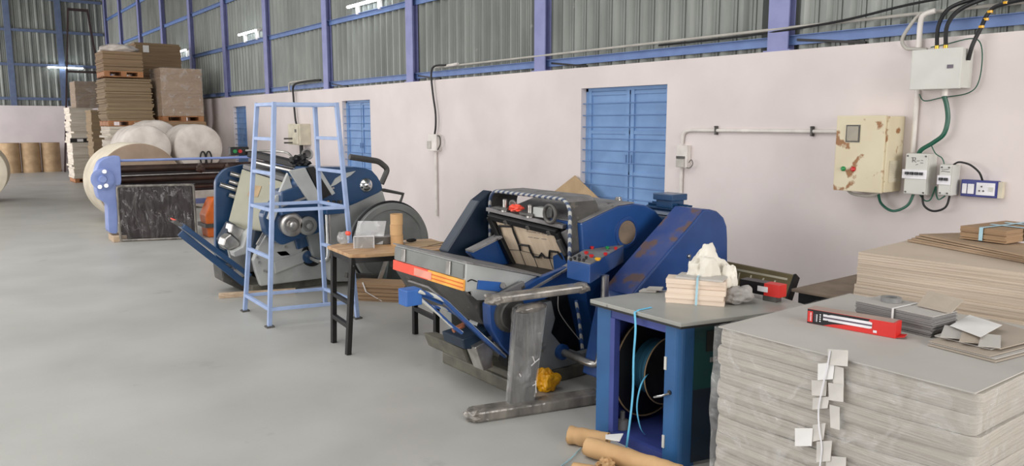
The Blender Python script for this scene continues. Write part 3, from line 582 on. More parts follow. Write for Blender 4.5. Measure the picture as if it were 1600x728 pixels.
for s0 in (.70, .84): MB().prism([front(Ya+.0, s0, .014), front(ym-.02, s0, .014), front(ym-.02, s0+.04, .014), front(Ya, s0+.04, .014)], (-.003, 0, 0)).build('strip_line', 'orange', plt)
MB().prism([front(ym-.05, .66, .014), front(ym+.18, .66, .014), front(ym+.18, .94, .014), front(ym-.05, .94, .014)], (-.003, 0, 0)).build('worn_patch', mat('faded_pink_strip', (238, 160, 140), .5), plt)
# dark underside tray of the platen
e0 = fb+V((-.01, 0, 0)); e1 = Py(757, 508, Ya); e2 = Py(778, 482, Ya)
MB().prism([e0, e0+V((.06, 0, .0)), e2, e1], (0, Yb_-Ya-.02, 0)).build('underside_tray', 'charcoal', t, bevel=.006)
m0 = (e0*.75+e1*.25); hm = MB().tube([m0+V((-.012, .75, .0)), m0+V((-.03, .7, .01)), m0+V((-.03, .45, .01)), (e0*.45+e1*.55)+V((-.012, .33, 0))], .008, 8).build('tray_handle', 'greytop', t, smooth=True)
MB().prism([Py(x, y, Ya-.012) for x, y in [(748, 438), (783, 441), (789, 449), (780, 456), (746, 452)]], (0, .012, 0)).build('sensor_plate', 'lightblue', plt, bevel=.003)
MB().tube(smoothpath([Py(x, y, Ya-.01) for x, y in [(731, 440), (737, 437), (745, 440)]], 4), .004, 6).build('sensor_wire', 'black', plt)
MB().cyl(Py(786, 446, Ya-.03), Py(786, 446, Ya), .02, 16).build('pivot_pin', 'greytop', plt, smooth=True)
# near and far swing arms
MB().prism([Py(x, y, 3.93) for x, y in [(800, 461), (838, 437), (905, 410), (905, 440), (850, 468), (815, 476)]], (0, .05, 0)).build('swing_arm', 'machblue', t, bevel=.006)
MB().bar(Py(812, 460, 3.95), Py(900, 409, 3.95), .07, .014, (0, 0, 1)).build('arm_cap', 'greytop', t)
MB().bar(Py(778, 465, 3.93), Py(818, 444, 3.93), .05, .03, (0, 1, 0)).build('link_arm', 'greytop', t, bevel=.005)
MB().prism([Py(x, y, 4.74) for x, y in [(733, 395), (778, 372), (792, 378), (810, 425), (760, 420)]], (0, .06, 0)).build('swing_arm', 'machblue', t, bevel=.006)
MB().bar(Py(733, 392, 4.72), Py(779, 369, 4.72), .10, .014, (0, 0, 1)).build('arm_cap', 'greytop', t)
# hub bracket with roller
MB().prism(rounded([Py(x, y, 3.86) for x, y in [(764, 474), (815, 470), (816, 548), (803, 560), (786, 543), (766, 512)]], .03), (0, .08, 0)).build('hub_bracket', 'machblue2', t, bevel=.008)
hc = Py(795, 490, 3.86)
h_ = MB().lathe(hc, (0, -1, 0), [(0, .118), (.03, .118), (.035, .095), (.05, .09), (.05, .03)], 36).build('hub', 'charcoal', t, smooth=True)
MB().lathe(hc+V((.045, -.02, 0)), (0, -1, 0), [(0, .07), (.04, .07), (.05, .055), (.05, .045), (.04, .04), (.045, .022), (.07, .02)], 32).build('hub_cap', 'steel', h_, smooth=True)
# lower front crank, drum and wedge foot
MB().lathe(Py(750, 508, 4.25), (0, -1, 0), [(0, .10), (.10, .10), (.10, .06), (.02, .055)], 32).build('drum', 'lightgrey', t, smooth=True)
MB().prism([Py(x, y, 4.02) for x, y in [(722, 530), (752, 520), (772, 512), (775, 522), (752, 545), (726, 546)]], (0, .25, 0)).build('crank_block', 'navy', t, bevel=.01)
MB().prism([Py(x, y, 3.97) for x, y in [(742, 543), (772, 527), (770, 574), (756, 580)]], (0, .12, 0)).build('wedge_foot', 'steel', t, bevel=.006)
MB().prism([Py(x, y, 4.12) for x, y in [(722, 545), (742, 543), (756, 578), (730, 566)]], (0, .5, 0)).build('foot_block', 'beam', t, bevel=.006)
# bottom safety guard: block with braided arms
gd = MB().obox(Py(641, 463, 3.97), V((.055, 0, 0)), V((0, .05, 0)), V((0, 0, .05))).build('guard_block', 'lightblue', t, bevel=.008)
MB().bar(Py(655, 457, 3.97), Py(690, 471, 3.97), .05, .04).build('guard_tube', 'machblue', gd, bevel=.004)
def pp(L, Y): return smoothpath([Py(x, y, Y) for x, y in L], 5)
MB().strip(pp([(655, 458), (690, 470), (715, 492), (750, 525), (790, 560)], 3.94), .045, .014, (0, 1, 0)).build('guard_arm', 'machblue', gd)
MB().tube(pp([(655, 455), (690, 467), (715, 489), (750, 522), (790, 557)], 3.91), .013, 8).build('guard_arm_braid', 'rope', gd, smooth=True)
MB().tube(pp([(655, 466), (680, 485), (705, 508), (722, 520)], 3.96), .012, 8).build('guard_arm_braid', 'rope', gd, smooth=True)
MB().tube(pp([(672, 478), (700, 484), (722, 498), (735, 512)], 4.02), .010, 8).build('guard_arm_braid', 'rope', gd, smooth=True)
MB().tube([Py(708, 516, 4.0), Py(724, 508, 4.0)], .018, 10).build('hose_joint', 'copper', gd, smooth=True)
MB().cyl(Py(792, 560, 3.9), Py(792, 560, 3.99), .055, 20).build('guard_pivot', 'blacksteel', t, smooth=True)
# control box on a bent tube
cb = Py(888, 433, 3.72)
zc0 = Py(888, 433, 3.85).z; bx = [Py(888, 433, 3.85), Py(926, 438, 3.55), Py(974, 418, 3.62), Py(950, 405, 3.92)]
ctl = [V((p.x, p.y, .82)) for p in (Pz(886, 406, .92), Pz(922, 414, .92), Pz(975, 384, .92), Pz(938, 377, .92))]
cbx = MB().prism([V((p.x, p.y, .80)) for p in ctl], (0, 0, .12)).build('control_box', 'machblue', t, bevel=.006)
cen = sum(ctl, V())/4
MB().prism([V((p.x+(cen.x-p.x)*.03, p.y+(cen.y-p.y)*.03, .92)) for p in ctl], (0, 0, .006)).build('control_panel', 'greytop', cbx)
for x, y, c_, rr in [(925, 386, 'redbtn', .014), (938, 382, 'redbtn', .012), (949, 386, 'green', .014), (962, 387, 'redbtn', .012), (916, 394, 'redbtn', .015), (924, 399, 'redbtn', .016), (934, 404, 'yellow', .02), (946, 396, 'redbtn', .014), (898, 403, 'black', .011), (905, 405, 'black', .011), (912, 406, 'black', .011), (905, 399, 'black', .011), (916, 402, 'black', .01), (892, 405, 'black', .01)]:
    p = Pz(x, y+3, .926); MB().lathe(p, (0, 0, 1), [(0, rr*.7), (.008, rr*.7), (.008, rr), (.017, rr), (.02, rr*.6)], 14).build('push_button', c_, cbx, smooth=True, label={'redbtn': 'red', 'green': 'green', 'yellow': 'yellow', 'black': 'black'}[c_]+' push button')
a0 = Py(876, 549, YN); elb = Py(921, 566, 3.62)
pth = [a0, a0+V((.0, -.1, 0)), V((a0.x+.0, 3.66, a0.z-.01)), V((a0.x+.02, 3.60, a0.z+.0)), V((a0.x+.03, 3.585, a0.z+.06)), V((a0.x+.05, 3.58, a0.z+.2)), V((a0.x+.06, 3.58, .81))]
MB().tube(smoothpath(pth, 5), .026, 14).build('support_tube', 'steel', t, smooth=True)
MB().lathe(a0, (0, -1, 0), [(0, .055), (.03, .055), (.035, .03)], 24).build('tube_flange', 'machblue', t, smooth=True)
MB().tube(pp([(900, 470), (905, 500), (910, 545)], 3.9), .012, 8).build('braided_edging', 'rope', t, smooth=True)
MB().tube(pp([(872, 463), (873, 485), (885, 505), (905, 530)], 3.88), .003, 6).build('loose_wire', 'dirtypvc', t, smooth=True)

# ================================================================ FAR PRESS
t = PA = thing('die_cutting_press', 'far platen press with olive front plate and grey flywheel, behind the pale blue trestle', 'press machine', (3.3, 7.9, 0))
YA = 7.62; DY = .33; Py0 = Py
def Py(x, y, Y): return Py0(x, y, Y+DY)
b = MB(); b.box(2.62, 2.8, 8.0, 9.0, 0, .1); b.box(2.8, 4.5, 8.0, 8.15, 0, .1); b.box(2.8, 4.5, 8.85, 9.0, 0, .1); b.build('base_frame', 'beam', t, bevel=.015)
sf = [Py(x, y, YA) for x, y in [(416, 368), (431, 379), (459, 373), (470, 362), (490, 362), (502, 345), (560, 330), (590, 340)]]+[V((4.2, YA+DY, .09)), V((2.7, YA+DY, .09))]+[Py(x, y, YA) for x, y in [(400, 425), (396, 407), (404, 386)]]
MB().prism(sf, (0, .08, 0)).build('side_frame', 'lightgrey', t, bevel=.01)
MB().prism([p+V((0, .84, 0)) for p in sf], (0, .06, 0)).build('side_frame', 'lightgrey', t, bevel=.01)
MB().prism([Py(x, y, YA-.02) for x, y in [(428, 410), (462, 398), (480, 390), (487, 398), (475, 410), (430, 428)]], (0, .02, 0)).build('frame_rib', 'lightgrey', t, bevel=.008)
for x, y in ((402, 402), (405, 410), (413, 423), (418, 425), (420, 378), (446, 386)): MB().cyl(Py(x, y, YA), Py(x, y, YA)-V((0, .02, 0)), .014, 10).build('bolt', 'steel', t, smooth=True)
MB().lathe(Py(488, 398, YA), (0, -1, 0), [(0, .13), (.004, .13), (.004, .11)], 30).build('frame_opening', 'black', t)
MB().prism(rounded([Py(x, y, 8.52) for x, y in [(337, 280), (350, 264), (385, 256), (425, 260), (430, 420), (350, 412), (337, 404)]], .06), (0, .08, 0)).build('far_side_frame', 'teal', t, bevel=.01)
for x, y, x2, y2 in ((344, 288, 372, 297), (360, 271, 382, 277), (358, 283, 380, 290), (358, 304, 372, 309)):
    MB().cyl(Py(x, y, 8.45), Py(x2, y2, 8.42), .026, 14).build('ink_roller', 'steel', t, smooth=True)
MB().box(2.9, 4.05, 8.1, 8.75, .1, .75).build('dark_inner_body', 'navy', t, bevel=.02)
# olive front plate
c4 = [Py(378, 264, 8.3), Py(450, 287, 7.62), Py(430, 393, 7.62), Py(357, 345, 8.3)]
nn = (c4[1]-c4[0]).cross(c4[3]-c4[0]).normalized(); nn = -nn if nn.x < 0 else nn
fp = MB().prism(c4, nn*.12).build('front_plate', 'olive', t, bevel=.008)
def onplate(x, y, h_=0.0):
    d = ray(x, y); o_ = c4[0]-nn*h_; return CP+d*((o_-CP).dot(nn)/d.dot(nn))
MB().prism([onplate(x, y, .001) for x, y in [(393, 289), (409, 291), (403, 308), (387, 306)]], -nn*.004).build('name_plate', 'kraftdull', fp)
MB().prism([onplate(x, y, .001) for x, y in [(423, 282), (428, 283), (426, 288), (421, 287)]], -nn*.004).build('sticker', 'yellow', fp)
MB().prism([c4[3], c4[2], c4[2]+V((.06, 0, -.06)), c4[3]+V((.06, 0, -.06))], V((.12, 0, .0))).build('plate_lip', 'olive', t, bevel=.006)
MB().bar(c4[0]+V((.10, 0, .03)), c4[1]+V((.10, 0, .03)), .22, .05).build('top_shelf', 'greytop', t, bevel=.01)
# castings below the plate
MB().prism([Py(x, y, 8.0) for x, y in [(363, 350), (392, 362), (384, 385), (376, 378), (360, 364)]], (0, .2, 0)).build('casting', 'steel', t, bevel=.01)
MB().prism([Py(x, y, 7.95) for x, y in [(352, 373), (361, 366), (375, 380), (374, 386), (356, 391), (349, 384)]], (0, .2, 0)).build('casting', 'steel', t, bevel=.01)
MB().prism([Py(x, y, 7.85) for x, y in [(386, 366), (394, 358), (396, 380), (384, 397), (368, 402), (365, 394), (380, 386)]], (0, .16, 0)).build('casting', 'lightgrey', t, bevel=.01)
MB().prism([Py(x, y, 8.1) for x, y in [(346, 376), (362, 348), (370, 352), (358, 380), (352, 392)]], (0, .2, 0)).build('linkage', 'navy', t, bevel=.01)
MB().bar(Py(402, 383, 7.6), Py(415, 360, 7.6), .03, .03).build('link_rod', 'steel', t)
MB().prism([Py(x, y, 7.7) for x, y in [(398, 360), (414, 362), (400, 396), (392, 390)]], (0, .1, 0)).build('linkage', 'navy', t, bevel=.01)
# lowered front guard
g0 = Py(283, 352, 7.75); g1 = Py(388, 430, 7.75)
gd = MB().bar(g0, g1, .16, .05, (0, 0, 1)).build('front_guard', 'teal', t, bevel=.01)
MB().bar(g0+V((-.02, -.02, -.07)), g1+V((-.05, -.02, -.08)), .03, .07, (0, 0, 1)).build('guard_rib', 'teal', gd, bevel=.006)
MB().bar(g0+V((-.075, 0, .05)), g0+V((.02, 0, -.015)), .10, .035).build('guard_tip', 'charcoal', gd, bevel=.008)
MB().obox(g0+V((-.07, 0, .065)), V((.02, 0, -.01)), V((0, .02, 0)), V((0, 0, .008))).build('tip_label', 'redglow', gd)
MB().prism([Py(x, y, 7.72) for x, y in [(357, 425), (372, 419), (384, 431), (372, 436)]], (0, .12, 0)).build('toe_bracket', 'steel', t, bevel=.005)
MB().prism([Py(x, y, 7.9) for x, y in [(345, 415), (385, 420), (390, 440), (380, 455), (348, 440)]], (0, .3, 0)).build('foot_block', 'charcoal', t, bevel=.02)
# main drive cover
cv = [Py(x, y, 7.3) for x, y in [(478, 261), (555, 261), (572, 263), (582, 267), (590, 276), (596, 287), (598, 295), (592, 301), (575, 309), (556, 318), (543, 323), (537, 333), (508, 337), (500, 322), (440, 337), (440, 300), (470, 290)]]
MB().prism(cv, (0, .3, 0)).build('drive_cover', 'teal', t, bevel=.012)
MB().box(3.1, 3.62, 7.95, 8.75, .75, 1.31).build('rear_housing', 'teal', t, bevel=.03)
MB().prism([Py(x, y, 7.288) for x, y in [(516, 292), (524, 279), (537, 271), (556, 267), (548, 274), (536, 281), (524, 289)]], (0, .014, 0)).build('stripe_emblem', 'lightgrey', t)
MB().lathe(Py(572, 289, 7.3), (0, -1, 0), [(0, .075), (.01, .078), (.03, .066), (.05, .04), (.056, .01)], 28).build('dome_cap', 'chrome', t, smooth=True)
MB().bar(Py(440, 322, 7.28), Py(522, 293, 7.28), .02, .012, (0, 1, 0)).build('trim_rail', 'steel', t)
MB().prism([Py(x, y, 7.45) for x, y in [(505, 333), (598, 298), (604, 318), (604, 400), (590, 440), (520, 440)]], (0, .16, 0)).build('rear_body', 'lightgrey', t, bevel=.01)
MB().prism([Py(x, y, 7.26) for x, y in [(452, 267), (477, 262), (503, 311), (484, 317)]], (0, .04, 0)).build('guide_plate', 'lightgrey', t, bevel=.006)
MB().prism([Py(x, y, 7.27) for x, y in [(479, 262), (491, 260), (518, 304), (504, 311)]], (0, .03, 0)).build('guide_slot', 'blacksteel', t)
MB().prism([Py(x, y, 7.26) for x, y in [(491, 260), (498, 260), (524, 302), (519, 305)]], (0, .04, 0)).build('guide_plate', 'lightgrey', t, bevel=.005)
MB().prism([Py(x, y, 7.35) for x, y in [(437, 300), (450, 270), (458, 296), (447, 302)]], (0, .05, 0)).build('bracket', 'lightgrey', t, bevel=.006)
MB().prism([Py(x, y, 7.38) for x, y in [(418, 342), (431, 306), (440, 303), (442, 310), (428, 348)]], (0, .05, 0)).build('bracket', 'lightgrey', t, bevel=.006)
MB().prism(rounded([Py(x, y, 7.42) for x, y in [(410, 335), (440, 300), (500, 318), (512, 338), (503, 362), (470, 372), (440, 384), (416, 366)]], .05), (0, .14, 0)).build('hub_bracket', 'teal', t, bevel=.01)
for x, y, rr, mm in ((478, 352, .10, 'flywheel'), (453, 350, .125, 'steel')):
    MB().lathe(Py(x, y, 7.42), (0, -1, 0), [(0, rr), (.06, rr), (.07, rr*.85), (.07, rr*.6), (.05, rr*.55), (.05, rr*.3), (.10, rr*.28), (.105, rr*.15)], 36).build('hub', mm, t, smooth=True)
MB().prism([Py(x, y, 7.5) for x, y in [(478, 364), (491, 353), (506, 400), (493, 406)]], (0, .1, 0)).build('guide_plate', 'midgrey', t, bevel=.006)
MB().prism([Py(x, y, 7.55) for x, y in [(461, 372), (480, 363), (486, 383), (466, 390)]], (0, .06, 0)).build('bracket', 'teal', t, bevel=.006)
a0 = Py(481, 401, YA)
MB().lathe(a0, (0, -1, 0), [(0, .07), (.04, .07), (.045, .04)], 24).build('tube_flange', 'teal', t, smooth=True)
MB().tube(smoothpath([a0, a0+V((0, -.15, 0)), a0+V((.01, -.33, -.0)), a0+V((.05, -.40, .03)), a0+V((.06, -.42, .12)), a0+V((.06, -.42, .5))], 5), .03, 14).build('support_tube', 'chrome', t, smooth=True)
q = Py(522, 318, 7.18); cbx = MB().obox(q-V((0, 0, .05)), V((.13, 0, 0)), V((0, .1, 0)), V((0, 0, .05))).build('control_box', 'teal', t, bevel=.008)
for k, (dx, c_) in enumerate(((-.10, 'redbtn'), (-.07, 'yellow'), (-.03, 'black'), (0, 'black'), (.03, 'black'), (.07, 'charcoal'))): MB().lathe(q+V((dx, -.04+.03*(k % 2), 0)), (0, 0, 1), [(0, .014), (.03, .014), (.034, .008)], 12).build('push_button', c_, cbx, smooth=True)
# flywheel and its support
fc = V((3.93, 7.31, .495))
fw = MB().lathe(fc+V((0, .15, 0)), (0, -1, 0), [(0, .455), (.14, .455), (.15, .445), (.15, .385), (.13, .375), (.13, .10), (.16, .09), (.17, .04)], 64).build('flywheel', 'flywheel', t, smooth=True)
MB().tube([fc+V((.463*math.cos(a), .06, .463*math.sin(a))) for a in [k*2*PI/64 for k in range(64)]], .014, 8, closed=True).build('drive_belt', 'black', fw, smooth=True)
MB().prism([Py(x, y, 6.80) for x, y in [(600, 460), (608, 404), (630, 400), (648, 407), (655, 430), (698, 432), (698, 452)]]+[V((3.87, 6.80+DY, 0.0))], (0, .14, 0)).build('flywheel_support', 'greenbase', t, bevel=.012)
MB().lathe(Py(614, 411, 6.80), (0, -1, 0), [(0, .05), (.004, .05), (.004, .04)], 24).build('support_hole', 'charcoal', t)
MB().bar(Py(592, 440, 6.78), Py(604, 405, 6.78), .04, .02, (0, 1, 0)).build('steel_strut', 'steel', t)
MB().bar(Py(540, 430, 6.96), Py(600, 432, 6.96), .06, .05).build('support_rail', 'charcoal', t, bevel=.008)
# black side rails
MB().tube([Py(546, 245, 7.9)]+rounded([Py(x, y, 7.9) for x, y in [(546, 245), (592, 252), (606, 264), (596, 287)]], .05)[6:-6]+[Py(596, 287, 7.9)], .035, 8).build('guard_rail', 'charcoal', t, smooth=True)
MB().tube([Py(x, y, 7.5) for x, y in [(585, 297), (600, 297), (630, 303), (622, 325)]], .02, 8).build('guard_rail', 'charcoal', t, smooth=True)
# ink tray, pendant switch and rod
MB().bar(Py(392, 240, 8.2), Py(470, 258, 7.7), .14, .07).build('ink_tray', 'blacksteel', t, bevel=.012)
MB().bar(Py(398, 252, 8.1), Py(466, 268, 7.65), .10, .025).build('tray_lip', 'steel', t, bevel=.006)
MB().lump(Py(468, 252, 7.6), (.09, .07, .07), 5, .7, 3, 2.5).build('clamp_block', 'black', t, smooth=False)
MB().lathe(Py(481, 241, 7.6), (-.5, -.8, .1), [(0, .06), (.05, .06), (.05, .045), (0, .045)], 24).build('ring_fitting', 'steel', t, smooth=True)
MB().tube(smoothpath([Py(384, 235, 8.2), Py(420, 236, 8.0), Py(446, 238, 7.8), Py(456, 245, 7.75), Py(464, 256, 7.7)], 4), .012, 8).build('pendant_rod', 'steel', t, smooth=True)
q = Py(373, 236, 8.25); pb = MB().obox(q, V((.10, 0, 0)), V((0, .04, 0)), V((0, 0, .045))).build('pendant_switch', 'blacksteel', t, bevel=.008)
for dx, c_ in ((-.055, 'green'), (0, 'redbtn')): MB().lathe(q+V((dx, -.04, 0)), (0, -1, 0), [(0, .02), (.015, .02)], 14).build('push_button', c_, pb, smooth=True, label=('green' if c_ == 'green' else 'red')+' push button')

Py = Py0

# ================================================================ TRESTLE
def trestle():
    t = thing('trestle_stand', 'tall pale blue welded trestle stand on the open floor before the far press', 'stand', (2.68, 6.86, 0))
    ft = [V((2.30, 6.60, 0)), V((3.06, 6.41, 0)), V((3.06, 7.13, 0)), V((2.32, 7.32, 0))]
    tpz = 1.98
    tpx = [Pz(437, 149, tpz), Pz(523, 153, tpz), Pz(497, 157, tpz), Pz(419, 152, tpz)]
    tpx = [V((2.43, 6.60, tpz)), V((2.96, 6.50, tpz)), V((2.96, 6.98, tpz)), V((2.44, 7.06, tpz))]
    def at(i, z): return ft[i].lerp(tpx[i], z/tpz)
    for i in range(4):
        l = MB().bar(ft[i]+V((0, 0, .012)), tpx[i], .036, .036, (0, 1, 0)).build('leg', 'tubeblue', t, bevel=.003)
        MB().box(ft[i].x-.035, ft[i].x+.035, ft[i].y-.035, ft[i].y+.035, 0, .014).build('foot_plate', 'charcoal', l)
    for z in (.16, 1.04, tpz-.018):
        for i in range(4):
            MB().bar(at(i, z), at((i+1) % 4, z), .03, .03).build('rail', 'tubeblue', t, bevel=.003)
    for z in (.62, 1.36, 1.66):
        for a, b_ in ((0, 3), (1, 2)): MB().bar(at(a, z), at(b_, z), .03, .03).build('rung', 'tubeblue', t, bevel=.003)
    return t
trestle()

# ================================================================ TABLE AND WHAT IS ON IT
t = thing('work_table', 'small table with worn wooden top and black steel legs in front of the flywheel', 'table', (2.85, 5.6, 0))
tz = .785; c = [(2.56, 5.47), (2.66, 5.40), (3.42, 5.20), (3.50, 5.80), (2.72, 6.03), (2.60, 5.98)]
MB().prism([(x, y, tz-.028) for x, y in c], (0, 0, .028)).build('table_top', 'tabletop', t, bevel=.004)
lg = [(2.52, 5.42), (2.56, 5.82), (3.22, 5.64), (3.19, 5.20)]
lg = [(2.50, 5.42), (2.55, 5.80), (3.22, 5.62), (3.18, 5.21)]
lt = [(2.585, 5.47), (2.62, 5.90), (3.27, 5.70), (3.24, 5.29)]
def lp(i, z): return V((lg[i][0], lg[i][1], 0)).lerp(V((lt[i][0], lt[i][1], tz-.03)), z/(tz-.03))
for i in range(4): MB().bar(lp(i, 0), lp(i, tz-.03), .04, .04, (0, 1, 0)).build('leg', 'blacksteel', t, bevel=.003)
for i in range(4): MB().bar(lp(i, tz-.05), lp((i+1) % 4, tz-.05), .03, .045).build('apron', 'blacksteel', t)
for i in (0, 2): MB().bar(lp(i, .22), lp(i+1, .22), .035, .035).build('stretcher', 'blacksteel', t, bevel=.003)
MB().bar(lp(0, .40)+V((.0, 0, 0)), lp(1, .40), .03, .03).build('stretcher', 'blacksteel', t)
# clear box
b0 = Pz(553, 390, tz); t = thing('clear_box', 'clear plastic box with silvery wrap on the front of the wooden table', 'box', (2.78, 5.75, tz))
p0 = (2.71, 5.70); p1 = (2.85, 5.62)
MB().rbox(p0, p1, .24, tz+.001, tz+.10).build('shell', 'clearplastic', t, bevel=.004)
MB().rbox((2.715, 5.703), (2.845, 5.628), .003, tz+.006, tz+.095).build('front_sheet', 'wrapsurface', t)
e = MB()
for q in (p0, p1): e.tube([(q[0], q[1], tz+.001), (q[0], q[1], tz+.10)], .003, 6)
e.tube([(p0[0], p0[1], tz+.10), (p1[0], p1[1], tz+.10)], .003, 6); e.build('edge_strip', 'printwhite', t)
MB().lump((2.70, 5.78, tz+.118), (.02, .03, .018), 4, .5, 3).build('crumpled_tape', 'redglow', t, smooth=True)
tag(MB().lump((2.74, 6.0-.03, tz+.055), (.05, .05, .055), 9, .3, 3).build('plastic_bag', 'clearplastic', smooth=True), 'small clear bag standing behind the clear plastic box', 'bag')
# acetate sheet leaning
q = [Py(567, 362, 5.85), Py(583, 345, 5.85), Py(603, 352, 5.78), Py(584, 371, 5.78)]
tag(MB().prism([(2.80, 5.90, tz+.005), (2.99, 5.74, tz+.005), (3.06, 5.80, tz+.19), (2.87, 5.95, tz+.19)], (.002, .002, 0)).build('acetate_sheet', 'clearplastic'), 'glossy clear sheet leaning between the clear box and the cardboard rings', 'plastic sheet')
# cardboard core rings stacked
cz = tz
pc = Pz(620, 383, tz)
for k, (lab) in enumerate(('lowest cardboard core ring of the three on the wooden table', 'middle cardboard core ring of the three on the wooden table', 'topmost cardboard core ring of the three on the wooden table')):
    h0 = .088; o_ = V((random.Random(k).uniform(-.003, .003), 0, 0)); p = V((pc.x, pc.y, cz+.0005))+o_
    o = MB().lathe(p, (0, 0, 1), [(0, .038), (0, .052), (h0-.001, .052), (h0-.001, .038), (.002, .038)], 32).build('cardboard_core', 'kraft', smooth=True)
    cz += h0; tag(o, lab, 'cardboard ring', 'cardboard core rings on the table')
tag(MB().prism([(3.08, 5.78, tz+.001), (3.16, 5.42, tz+.001), (3.42, 5.40, tz+.001), (3.40, 5.72, tz+.001)], (0, 0, .004)).build('cardboard_sheet', 'card'), 'flat cardboard sheet on the wooden table right of the rings', 'cardboard sheet')
tag(MB().prism([(3.13, 5.60, tz+.0062), (3.24, 5.42, tz+.0062), (3.47, 5.50, tz+.0062), (3.36, 5.68, tz+.0062)], (0, 0, .004)).build('cardboard_sheet', 'kraftdull'), 'upper cardboard sheet lying askew on the wooden table by the rings', 'cardboard sheet')
t = thing('hand_knife', 'dark hand knife lying on the cardboard sheet right of the rings', 'knife', (3.2, 5.66, tz+.012))
MB().bar((3.08, 5.70, tz+.022), (3.17, 5.67, tz+.022), .02, .006).build('blade', 'steel', t); MB().lump((3.22, 5.655, tz+.028), (.05, .022, .016), 2, .15, 3).build('handle', 'blacksteel', t, smooth=True)
t = thing('cardboard_box', 'low dark open carton on the wooden table behind the rings', 'box', (2.98, 5.8, tz))
MB().rbox((2.90, 5.80), (3.06, 5.72), .12, tz+.001, tz+.065).build('carton', 'charcoal', t, bevel=.004)
MB().rbox((2.89, 5.795), (3.07, 5.715), .13, tz+.062, tz+.068).build('carton_flap', 'greytop', t)

# bundle on the floor in front of the far press, timber strip, papers
t = thing('card_bundle', 'tied bundle of brown card on the floor under the flywheel', 'card bundle', (3.6, 7.0, 0))
P0 = Pz(556, 469, 0); P1 = Pz(613, 467, 0)
MB().sheets((3.36, 7.10), (3.72, 6.70), .22, .002, .19, 26, .006, 5).build('cards', 'browntan', t)
MB().strip([(3.42, 7.02, .195), (3.44, 6.99, .10), (3.56, 6.87, .005)], .012, .003, (1, -1, 0)).build('binding_string', 'whitepaper', t)
t = thing('timber_strip', 'pale rough timber strip lying on the floor before the far press', 'wood strip', (2.7, 8.0, 0))
MB().bar(Pz(342, 462, .025)+V((0, 0, .0)), Pz(462, 454, .025), .06, .05).build('plank', 'rawwood', t, bevel=.004)

# ================================================================ WRAPPED STAND IN FRONT OF THE NEAR PRESS
t = thing('wrapped_stand', 'film-wrapped grey stand with flat foot, upright and top bar before the near press', 'stand', (2.85, 3.7, 0))
MB().bar((2.53, 3.72, .035), (3.36, 3.50, .035), .13, .066).build('foot_bar', 'wrapsurface', t, bevel=.012)
MB().lump((2.54, 3.72, .035), (.07, .075, .036), 6, .4, 3).build('film_knot', 'wrapsurface', t, smooth=True)
u = V((.83, -.22, 0)).normalized(); cx = V((2.90, 3.62, 0))
MB().prism([cx-u*.145+V((0, 0, .065)), cx+u*.015+V((0, 0, .065)), cx+u*.095+V((.0, 0, .67)), cx-u*.10+V((.0, 0, .67))], V((.012, .05, 0))).build('upright', 'wrapdark', t, bevel=.006)
MB().prism([cx-u*.150+V((-.002, -.006, .065)), cx+u*.020+V((-.002, -.006, .065)), cx+u*.100+V((-.002, -.006, .67)), cx-u*.106+V((-.002, -.006, .67))], V((.016, .062, 0))).build('film_wrap', 'film', t)
for (a, b_), (c_, d) in [((.03, .36), (.045, .32)), ((.045, .32), (.02, .30)), ((.045, .32), (.075, .34)), ((.05, .20), (.055, .12)), ((.03, .17), (.055, .18)), ((-.06, .26), (-.05, .24))]: MB().bar(cx+u*(a-.03)+V((0, -.012, b_)), cx+u*(c_-.03)+V((0, -.012, d)), .005, .004, (0, 1, 0)).build('white_mark', 'whitepaper', t)
w0 = Py(772, 467, 3.72); w1 = Py(908, 449, 3.52)
bb = MB(); n = 14; pth = [w0.lerp(w1, k/n)+V((0, 0, .006*math.sin(k*2.1))) for k in range(n+1)]
bb.bar(w0, w1, .11, .045).build('top_bar', 'wrapsurface', t, bevel=.012)
MB().lump(w0, (.06, .07, .035), 8, .4, 3).build('film_knot', 'wrapsurface', t, smooth=True)
MB().lump(w1, (.05, .06, .034), 11, .35, 3).build('film_knot', 'wrapsurface', t, smooth=True)
MB().lump(cx+V((.0, .0, .67)), (.12, .05, .03), 18, .3, 3).build('film_knot', 'wrapsurface', t, smooth=True)
tag(MB().lump(Pz(856, 615, 0)+V((.03, .05, .073)), (.078, .066, .075), 21, .45, 5, 1.6, flat=.004, ridge=True).build('plastic_bag', 'yellowbag', smooth=True), 'crumpled yellow plastic bag on the floor by the wrapped stand', 'bag')

# ================================================================ BLUE CABINET
t = thing('spool_cabinet', 'blue steel cabinet with grey top and open bay holding a black strap spool', 'cabinet', (3.4, 2.8, 0))
tzc = .80
tc = [(2.96, 2.49), (3.80, 2.27), (3.98, 2.86), (3.4, 3.10), (2.96, 3.16)]
MB().prism([(x, y, tzc-.022) for x, y in tc], (0, 0, .022)).build('top_slab', 'slab', t, bevel=.003)
MB().prism([(x+(3.4-x)*.004, y+(2.8-y)*.004, tzc-.034) for x, y in tc], (0, 0, .012)).build('slab_edge', 'black', t)
H = tzc-.034
nose = arc((3.035, 2.555, .0), .045, PI, 1.5*PI, 6, (1, 0, 0), (0, 1, 0))
MB().prism([(2.99, 2.615, .0)]+[tuple(p) for p in nose]+[(3.10, 2.495, .0), (3.10, 2.53, 0), (3.04, 2.56, 0), (3.03, 2.615, 0)], (0, 0, H)).build('corner_post', 'cabblue', t)
MB().box(2.99, 3.04, 3.02, 3.13, 0, H).build('corner_post', 'cabblue', t, bevel=.004)
MB().box(2.995, 3.03, 2.615, 3.02, 0, .05).build('bottom_rail', 'cabviolet', t); MB().box(2.995, 3.03, 2.615, 3.02, H-.05, H).build('top_rail', 'cabviolet', t)
